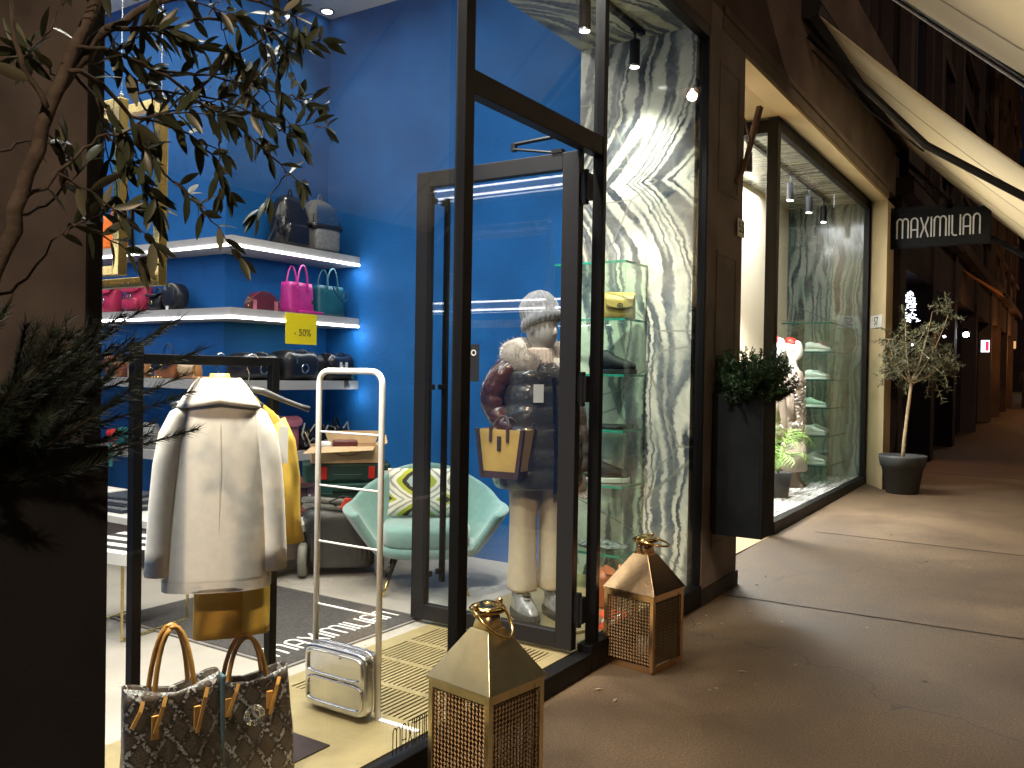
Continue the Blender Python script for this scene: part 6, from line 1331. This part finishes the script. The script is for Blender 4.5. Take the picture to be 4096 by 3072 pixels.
build('pot', M().lathe([(.001, 0), (.11, 0), (.15, .28), (.14, .28), (.12, .24), (.001, .24)], 24), PLM, t, smooth=True); mb = M(); mbs = M()
for k in range(26):
    a = rnd.uniform(0, 2*PI); r_ = rnd.uniform(.25, .55); h = rnd.uniform(.25, .72); p0 = Vector((0, 0, .25)); c_ = Vector((r_*.35*math.cos(a), r_*.35*math.sin(a), .25+h*1.15)); p1 = Vector((r_*math.cos(a), min(r_*math.sin(a), .4), .25+h*.55)); pts = [p0*(1-f)**2+c_*2*f*(1-f)+p1*f*f for f in [i/12 for i in range(13)]]
    if min(p.y for p in pts) < -.36: pts = [Vector((p.x, max(p.y, -.33), p.z)) for p in pts]
    mbs.tube(pts, .003, 4)
    for i in range(4, 13):
        d = (pts[min(i+1, 12)]-pts[i-1]).normalized()
        for sg_ in (-1, 1):
            sd = d.cross(Vector((0, 0, 1))).normalized()*sg_; q = (d*.6+sd*.7+Vector((0, 0, -.25))).normalized(); ln = .17*math.sin(PI*(i-2)/12)+.04; w = q.cross(sd).normalized()*.001+d*.006; e_ = pts[i]+q*ln; e_.y = max(e_.y, -.34)
            mb.add([pts[i]-w, pts[i]+w, e_], [(0, 1, 2)])
build('fronds', mb, mat('palm_green', (.16, .30, .05), .5, var=.2, scale=10), t, kind='stuff'); build('stems', mbs, mat('palm_stem', (.20, .28, .08), .6), t)
t = T('display_tower', 'glass shoe shelf tower in front of the green stone in the second window', 'display case', (11.35, 2.55, .16))
part('glass_panel', GSHELF, t, (0, .008, 0, .62, 0, 2.1), (.008, 1.0, 0, .008, 0, 2.1))
SZ2 = [.22, .60, .96, 1.32, 1.68, 2.05]
for z in SZ2: part('glass_shelf', GSHELF, t, (.01, 1.0, .01, .62, z, z+.01)); part('shelf_edge', mat('dark_glass_edge', (.006, .05, .04), .15), t, (-.003, .0095, -.002, .62, z-.006, z+.012), (.0095, 1.0, -.003, .007, z-.006, z+.012))
GREENS = mat('shoe_green', (.35, .50, .38), .6)
rnd = random.Random(8); k = 0
for zi, (m_, lab) in enumerate((((WS), 'lowest'), ((WS), 'second'), ((GREENS), 'third'), ((WS), 'fourth'), ((WS), 'fifth'))):
    z = .16+SZ2[zi]+.013
    for j, (dx, dy) in enumerate(((.14, .14), (.52, .16))):
        if zi == 2 and j == 1: continue
        shoe('%s trainer on the %s shelf of the second window tower, %s' % (('white', 'white', 'pale green', 'white', 'cream')[zi], lab, ('nearer the mannequins', 'nearer the stone wall')[j]), (11.35+dx+.05, 2.55+dy+.08, z), R(-70+25*j), m_, WS, 1.0, h=.10, group='shoes on the second window shelves')
t = T('track', 'black lighting track on the striped soffit of the second window', 'lighting track', (8.3, 2.75, 3.862)); part('rail', BLK, t, (0, 3.7, -.02, .02, 0, .028))
for i, x in enumerate((8.55, 9.35, 10.1, 10.95, 11.7)): spot_cyl(('first cylinder spotlight at the left end of the second window track', 'second cylinder spotlight just right of the corner post', 'third cylinder spotlight in the middle of the second window track', 'fourth cylinder spotlight on the second window track', 'last cylinder spotlight on the second window track')[i], x, 2.75, 3.56, 1.2, .09)
t = T('clothes_rail', 'thin black clothes rail against the bright wall of the second shop', 'clothes rail', (8.9, 4.9, .16)); build('rail', M().tube([(0, 0, 0), (0, 0, 1.75), (1.6, 0, 1.75), (1.6, 0, 0)], .012, 6), BLK, t)

# ------------------------------------------------------------------ far passers-by
def passer(label, x, y, rz, c, s_=1.0):
    t = T('person', label, 'person', (x, y, gz(x)), rz, group='people at the far end of the street')
    me = bpy.data.meshes.new('body'); V_ = [(0, 0, .95), (0, 0, 1.2), (0, 0, 1.42), (0, 0, 1.52), (0, -.01, 1.66), (.10, 0, .90), (.11, -.06, .50), (.12, .02, .08), (.12, -.10, .03), (-.10, 0, .90), (-.11, .08, .50), (-.12, .14, .10), (-.12, .04, .03), (.19, 0, 1.40), (.24, .03, 1.12), (.22, -.08, .88), (-.19, 0, 1.40), (-.24, -.02, 1.12), (-.22, -.12, .88)]
    E_ = [(0, 1), (1, 2), (2, 3), (3, 4), (0, 5), (5, 6), (6, 7), (7, 8), (0, 9), (9, 10), (10, 11), (11, 12), (2, 13), (13, 14), (14, 15), (2, 16), (16, 17), (17, 18)]; RR = [.17, .16, .17, .06, .10, .10, .075, .055, .045, .10, .075, .055, .045, .075, .06, .045, .075, .06, .045]
    me.from_pydata([(a*s_, b*s_, c_*s_) for a, b, c_ in V_], E_, []); o = bpy.data.objects.new('body', me); COL.objects.link(o); o.parent = t
    md = o.modifiers.new('skin', 'SKIN'); sv = me.skin_vertices[0].data
    for i, r_ in enumerate(RR): sv[i].radius = (r_*s_, r_*s_*.85)
    sv[0].use_root = True; sd = o.modifiers.new('sub', 'SUBSURF'); sd.levels = 1; sd.render_levels = 1; me.materials.append(c); return t
DK1 = mat('clothes_dark', (.03, .028, .03), .9); DK2 = mat('clothes_navy', (.03, .035, .06), .9)
for i, (x, y, l) in enumerate(((40, 1.45, 'dark-coated walker on the left of the far crowd'), (41, 1.05, 'dark-coated walker in the middle of the far crowd'), (43, .70, 'walker in navy at the right of the far crowd'), (46, 1.55, 'walker further back, close to the house wall'), (44, .25, 'walker cut by the right edge of the picture'))): passer(l, x, y, R(60+40*i), (DK1, DK2)[i % 2])

for o in SC.objects:
    if o.get('kind') == 'structure' and 'category' in o and o.name != 'brass_floor': del o['category']
